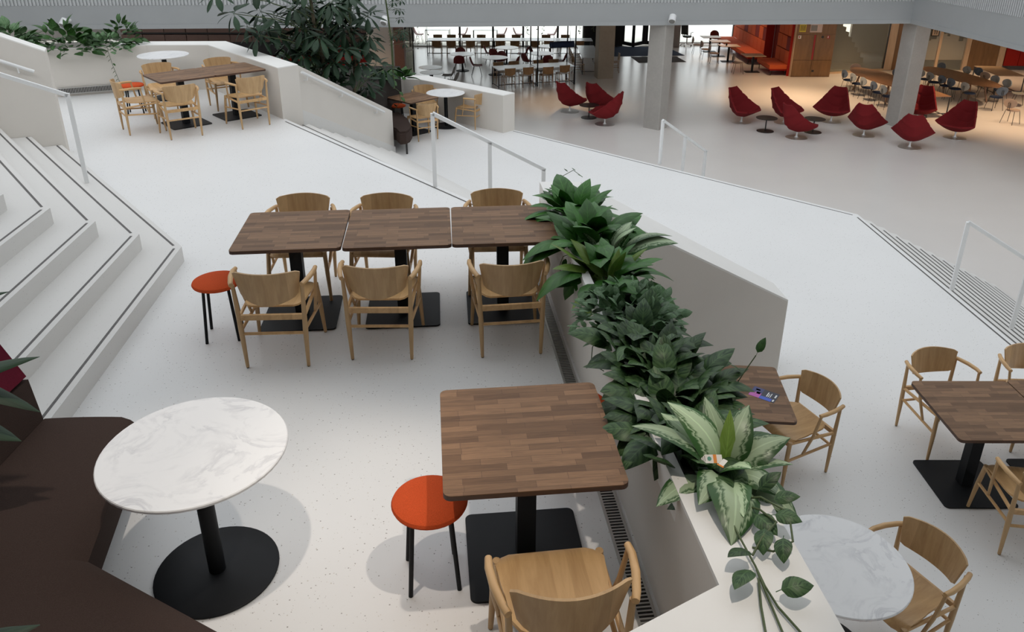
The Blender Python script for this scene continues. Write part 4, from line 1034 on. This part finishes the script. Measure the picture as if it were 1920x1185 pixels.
tag(build('panel', M().box((-8.3, 34.9, ZD), (-6.25, 35.1, ZD+1.15)), 'boothrd'), 'red upholstered panel behind the slender umbrella tree', 'panel')
tag(build('bench', M().box((-4.4, 29.9, ZD), (-3.85, 30.5, ZD+.55)), 'boothor'), 'orange block seat behind the middle parapet', 'seat')
# orange booths
def booth(label, y0, n, x):
    t = thing('booth', label, 'booth', (x, y0, ZD)); w = .62
    L = n*w
    build('seat', M().box((-.80, 0, .29), (0, L, .45)), 'boothor', t); build('seat_base', M().box((-.74, .03, .22), (0, L-.03, .29)), 'boothrd', t)
    for yy in (.1, L-.1):
        for xx in (-.7, -.08): build('leg', M().tube([(xx, yy, 0), (xx, yy, .22)], .018, 6), 'dmetal', t, True)
    r = random.Random(n)
    for j in range(n):
        for k in range(5):
            z = .45+k*.57; xo = .05*k*.5
            mt = 'boothdk' if (j, k) in ((0, 1), (2, 1), (4, 2), (5, 1), (6, 3), (3, 3)) else 'boothor'
            if label.startswith('near') and (j, k) == (2, 1): mt = 'boothor'
            build('back_panel', M().prism([(-.02+xo, j*w+.016), (.10+xo, j*w+.016), (.10+xo, (j+1)*w-.016), (-.02+xo, (j+1)*w-.016)], z+.014, z+.556), mt, t)
    build('end_panel', M().box((-.06, -.05, 0), (.30, -.01, 3.28)), 'boothrd', t)
    build('back_board', M().box((.2, 0, 0), (.3, L, 3.28)), 'boothrd', t)
    return t
booth('near orange upholstered booth next to the brown cabinet', 33.95, 3, 11.82)
booth('long orange upholstered booth wall running back to the window', 36.75, 9, 11.62)
struct('wall_booth', M().box((11.95, 35.84, ZD), (12.15, 36.68, -.2)), 'boothdk', 'plum recess between the two orange booths', 'wall')
def make_btab():
    t = thing('square_table', '', 'table')
    build('tabletop', M().box((-.45, -.37, .715), (.45, .37, .74)), 'beech', t)
    build('column', M().box((-.04, -.04, .01), (.04, .04, .715)), 'black', t); build('base_plate', M().prism(rrect(.62, .42, .04), 0, .015), 'black', t)
    return t
btab = Maker(make_btab)
for i, (x, y) in enumerate(((10.55, 34.85), (10.14, 37.45), (10.04, 38.85), (9.92, 40.25))): btab((x, y, ZD), 0, 'pale table in front of the orange booths, %s nearest' % ORD[i], 'booth tables')
def make_padchair(seatm, backm):
    def f():
        t = thing('dining_chair', '', 'chair')
        build('seat', M().lathe([(.19, .435), (.215, .45), (.205, .475), (.001, .48)], 20), seatm, t, True)
        pts = []
        def bk(u, v):
            a = u*2*PI; r = v
            return (.22*r*math.cos(a)*(1+.1*math.sin(a)), -.215-.03*(1-(r*math.cos(a))**2), .70+.155*r*math.sin(a))
        build('backrest', M().sheet(bk, 18, 3, .03), backm, t, True)
        build('bracket', M().tube([(-.03, -.19, .44), (-.03, -.27, .52), (-.03, -.275, .72), (.03, -.275, .72), (.03, -.27, .52), (.03, -.19, .44)], .009, 6), 'dmetal', t, True)
        for sx in (-1, 1):
            for sy in (-1, 1): build('leg', M().tube([(sx*.21, sy*.21, 0), (sx*.15, sy*.14, .44)], .009, 6), 'dmetal', t, True)
        return t
    return f
bchair = Maker(make_padchair('beige', 'beige')); blchair = Maker(make_padchair('navyf', 'bluef')); grchair = Maker(make_padchair('navyf', 'greyf'))
for i, (x, y) in enumerate(((9.82, 34.5), (9.36, 37.0), (9.24, 38.15), (9.12, 39.5))): bchair((x, y, ZD), -PI/2+R.uniform(-.1, .1), 'beige padded chair facing the orange booths, %s nearest' % ORD[i], 'beige chairs at the booths')
schair((10.5, 41.6, ZD), PI, 'brown shell chair at the window end of the orange booth', 'chairs at the booths')
tag(build('cup', M().lathe([(.035, 0), (.04, .10), (.038, .10), (.03, .01)], 14), 'gap', None, True, (10.0, 37.4, ZD+.74)), 'small dark cup on the second booth table', 'cup')
oc = thing('office_chair', 'black swivel office chair by the bright hall window', 'chair', (9.15, 42.1, ZD), -.9)
build('seat', M().lathe([(.2, .44), (.24, .47), (.22, .52), (.001, .53)], 18), 'gap', oc, True); build('backrest', M().sheet(lambda u, v: ((u-.5)*.44, -.22-.05*v, .6+.5*v), 6, 6, .05), 'gap', oc, True)
build('column', M().tube([(0, 0, .08), (0, 0, .45)], .03, 8), 'grille', oc, True); build('back_stem', M().tube([(0, -.1, .46), (0, -.25, .5), (0, -.26, .8)], .02, 6), 'gap', oc, True)
for s in (-1, 1): build('armrest', M().tube([(s*.26, -.05, .48), (s*.27, -.05, .70), (s*.27, .12, .72)], .018, 6), 'gap', oc, True)
for i in range(5):
    a = i*2*PI/5; build('foot', M().tube([(0, 0, .10), (.30*math.cos(a), .30*math.sin(a), .07)], .018, 6), 'grille', oc, True); build('caster', M().tube([(.30*math.cos(a), .30*math.sin(a)-.02, .03), (.30*math.cos(a), .30*math.sin(a)+.02, .03)], .03, 8), 'gap', oc, True)
# brown cabinet with built in microwave
cb = thing('cabinet', 'tall brown veneer cabinet with microwave and yellow notice beside booths', 'cabinet', (11.88, 33.7, ZD))
build('body', M().box((0, .02, 0), (1.66, .19, 3.28)), 'walw', cb)
build('side_edge', M().box((-.02, 0, 0), (.0, .19, 3.28)), 'beech', cb)
for x0, x1, z0, z1 in ((.02, .80, .05, .70), (.82, 1.64, .05, .70), (.02, .76, .72, 1.76), (.86, 1.64, .72, 1.76), (.02, 1.64, 1.78, 3.2)):
    build('door', M().box((x0, 0, z0), (x1, .02, z1)), 'walw', cb)
build('handle_slot', M().box((.775, .008, .73), (.845, .019, 1.75)), 'redp', cb)
mw = build('microwave', M().box((.55, -.012, 1.86), (1.05, .02, 2.22)), 'pink', cb)
build('oven_window', M().box((.58, -.018, 1.92), (.84, -.012, 2.15)), 'grey', mw)
nt_ = build('notice', M().box((.11, -.004, 1.87), (.38, 0, 2.20)), 'yellow', cb)
for i in range(4): build('text_line', M().box((.15+i*.055, -.006, 1.92), (.175+i*.055, -.004, 2.15)), 'gap', nt_)
for x, c in ((.10, 'tagw'), (1.30, 'redp')):
    s_ = build('pictogram', M().box((x, -.004, 1.60), (x+.12, 0, 1.73)), c, cb); build('symbol', M().box((x+.03, -.006, 1.63), (x+.07, -.004, 1.71)), 'redp' if c == 'tagw' else 'tagw', s_)
build('round_vent', M().tube([(1.12, 0, 1.67), (1.12, -.01, 1.67)], .055, 14), 'gap', cb); build('socket', M().box((.86, -.01, .22), (.96, 0, .30)), 'gap', cb)
# partition walls right of the cabinet
gp = thing('window_3', 'glass partition right of the cabinet with a concrete stair behind it', 'window', kind='structure')
build('pane', bar(M(), (13.6, 34.35), (16.5, 35.3), .03, ZD+.08, -.2), 'fglass', gp); build('sill', bar(M(), (13.6, 34.35), (16.5, 35.3), .10, ZD, ZD+.08), 'beech', gp)
for x in (0, 1): p = lerp((13.6, 34.35), (16.5, 35.3), x); build('mullion', M().box((p[0]-.02, p[1]-.04, ZD), (p[0]+.02, p[1]+.04, -.2)), 'dmetal', gp)
cs = thing('staircase', 'concrete stair seen through the glass partition', 'stairs', kind='structure')
for i in range(14): build('step', M().box((12.6, 37.2, ZD+i*.23), (16.4-i*.17, 39.5, ZD+(i+1)*.23)), 'conc', cs)
struct('floor', M().box((13.7, 35.3, ZD), (17.2, 37.2, ZD+.01)), 'terr', 'pale floor behind the glass partition', 'floor')
pf = thing('wall_partition', 'beech and brown veneer wall panels behind the broad column', 'wall', kind='structure')
W0 = 35.3
for x0, x1, m_ in ((16.5, 16.88, 'beech'), (16.9, 17.35, 'walw'), (18.05, 18.22, 'walw'), (18.78, 18.90, 'beech'), (20.02, 20.22, 'beech'), (20.24, 21.5, 'walw'), (21.52, 21.80, 'beech')): build('panel', M().box((x0, W0, ZD), (x1, W0+.14, -.2)), m_, pf)
for j in range(3):
    for x in (21.84, 22.48, 23.12, 23.76): build('panel', M().box((x, W0-.06*j, ZD+.2+j*1.0), (x+.62, W0+.14, ZD+1.18+j*1.0)), ('boothrd', 'boothdk', 'boothrd')[j], pf)
w4 = thing('window_4', 'frosted film office glazing right of the broad column', 'window', kind='structure')
for a, b in ((18.24, 18.76), (18.92, 20.0)):
    build('pane', M().box((a, W0+.05, ZD), (b, W0+.07, -.2)), 'fglass', w4); r = random.Random(int(a*10)); x = a
    while x < b-.05:
        w = min(r.uniform(.1, .25), b-x); build('frosted_film', M().box((x, W0+.04, ZD+.45), (x+w, W0+.048, ZD+1.15+r.uniform(0, .6))), 'film', w4); x += w
sg = thing('sign', 'small square black outlined sign with two strokes above the office glazing', 'sign', (18.52, W0-.03, ZD+1.66))
for a, b in (((-.17, -.17), (.17, -.14)), ((-.17, .14), (.17, .17)), ((-.17, -.14), (-.14, .14)), ((.14, -.14), (.17, .14))): build('frame', M().box((a[0], 0, a[1]), (b[0], .02, b[1])), 'gap', sg)
build('plate', M().box((-.14, .01, -.14), (.14, .02, .14)), 'beech', sg)
for x in (-.06, .03): build('numeral_one', M().add([(x+p[0], 0, p[1]) for p in ((.015, -.09), (.04, -.09), (.04, .09), (.015, .09), (-.02, .06), (-.02, .04), (.015, .06))]+[(x+p[0], .01, p[1]) for p in ((.015, -.09), (.04, -.09), (.04, .09), (.015, .09), (-.02, .06), (-.02, .04), (.015, .06))], [tuple(range(7)), tuple(range(13, 6, -1))]+[(i, i+7, (i+1) % 7+7, (i+1) % 7) for i in range(7)]), 'gap', sg)
struct('wall_hall', M().box((16.9, 40.2, ZD), (34, 40.4, -.2)), 'wall', 'pale wall behind the concrete stair', 'wall'); struct('wall_hall', M().box((27, 14, ZD), (27.2, 40, -.2)), 'walw', 'brown veneer end wall of the hall beyond the right edge', 'wall')
# oval tables with padded chairs
def make_oval():
    t = thing('oval_table', '', 'table')
    build('tabletop', M().prism([(.66*math.cos(2*PI*i/40)*(1+.12*abs(math.sin(2*PI*i/40))), 2.05*math.sin(2*PI*i/40)) for i in range(40)], .712, .74), 'mapl', t)
    for sx in (-1, 1):
        for sy in (-1, 1): build('leg', M().tube([(sx*.38, sy*1.25, 0), (sx*.28, sy*1.05, .71)], .035, 8), 'mapl', t, True)
    build('apron', M().box((-.3, -1.1, .64), (.3, 1.1, .712)), 'dmetal', t)
    return t
oval = Maker(make_oval)
oval((13.98, 29.85, ZD), .08, 'oval brown table left of the broad column', 'oval tables'); oval((17.05, 30.1, ZD), .14, 'oval brown table right of the broad column', 'oval tables')
for i, (x, y, c) in enumerate(((13.15, 30.75, 0), (13.2, 30.05, 1), (13.28, 29.3, 1), (13.33, 28.5, 0), (13.4, 27.85, 1))): (grchair if c else blchair)((x, y, ZD), -PI/2+.1, 'blue grey padded chair left of the left oval table, %s from the back' % ORD[i], 'padded chairs at oval tables')
bchair((13.9, 31.85, ZD), PI, 'beige padded chair at the far end of left oval table', 'padded chairs at oval tables')
for i, (x, y) in enumerate(((14.75, 30.9), (14.9, 30.2))): blchair((x, y, ZD), PI/2, 'blue grey padded chair right of left oval table, %s from the back' % ORD[i], 'padded chairs at oval tables')
for i, (x, y, c) in enumerate(((16.22, 30.95, 1), (16.27, 30.35, 1), (16.40, 29.7, 0), (16.46, 29.15, 0), (16.58, 28.4, 1))): (grchair if c else blchair)((x, y, ZD), -PI/2+.15, 'blue grey padded chair left of the right oval table, %s from the back' % ORD[i], 'padded chairs at oval tables')
blchair((17.2, 27.75, ZD), .1, 'blue grey padded chair at the near end of right oval table', 'padded chairs at oval tables')
for i, (x, y, c) in enumerate(((17.3, 32.3, 0), (17.9, 31.5, 1), (18.2, 31.2, 0), (17.95, 29.6, 1), (18.0, 28.9, 1))): (grchair if c else blchair)((x, y, ZD), PI/2+.2, 'grey padded chair on the far side of right oval table, %s from the back' % ORD[i], 'padded chairs at oval tables')
gchair((18.35, 28.3, ZD), 1.2, 'dark grey shell chair near the right edge by the oval table', 'grey shell chairs')
rt = Maker(make_trestle(1.0, 2.1, 'beech')); rt((19.2, 31.2, ZD), -.1, 'pale rectangular table at the right edge before the red wall')
bchair((18.40, 30.45, ZD), -1.2, 'beige padded chair at the pale rectangular table', 'padded chairs at oval tables')
rt2 = Maker(make_trestle(.75, 1.0, 'mapl')); rt2((14.5, 27.0, ZD), .1, 'small brown table peeping out right of the broad column')
bchair((16.62, 25.75, ZD), -1.1, 'beige padded chair at the right edge, nearest the lounge chairs', 'padded chairs at oval tables')
# lamps: warm downlights recessed in the hall ceiling, the last added to brighten a pale wall, spots under the gallery slab
for i, (x, y, p) in enumerate(((15.2, 26.3, 420), (17.5, 24.0, 420), (14.9, 32.9, 420), (12.0, 29.2, 420), (9.8, 29.6, 380), (18.9, 33.6, 300), (11.0, 32.4, 260), (18.6, 27.2, 420), (2.0, 28.6, 160), (22.0, 33.0, 260), (10.6, 37.8, 160), (-5.6, 31.6, 120))):
    spot('downlight_and_fill', (x, y, -.24), (x, y, ZD), p, WARM, 95, .8, .12)
for (x, y, tx, ty, p) in ((-1.0, 2.0, -1.42, 2.85, 260), (1.0, 2.2, -.05, 2.75, 270)):
    spot('gallery_spot', (x, y, 4.85), (tx, ty, 0), p, (1.0, .88, .76), 40, .6, .05)
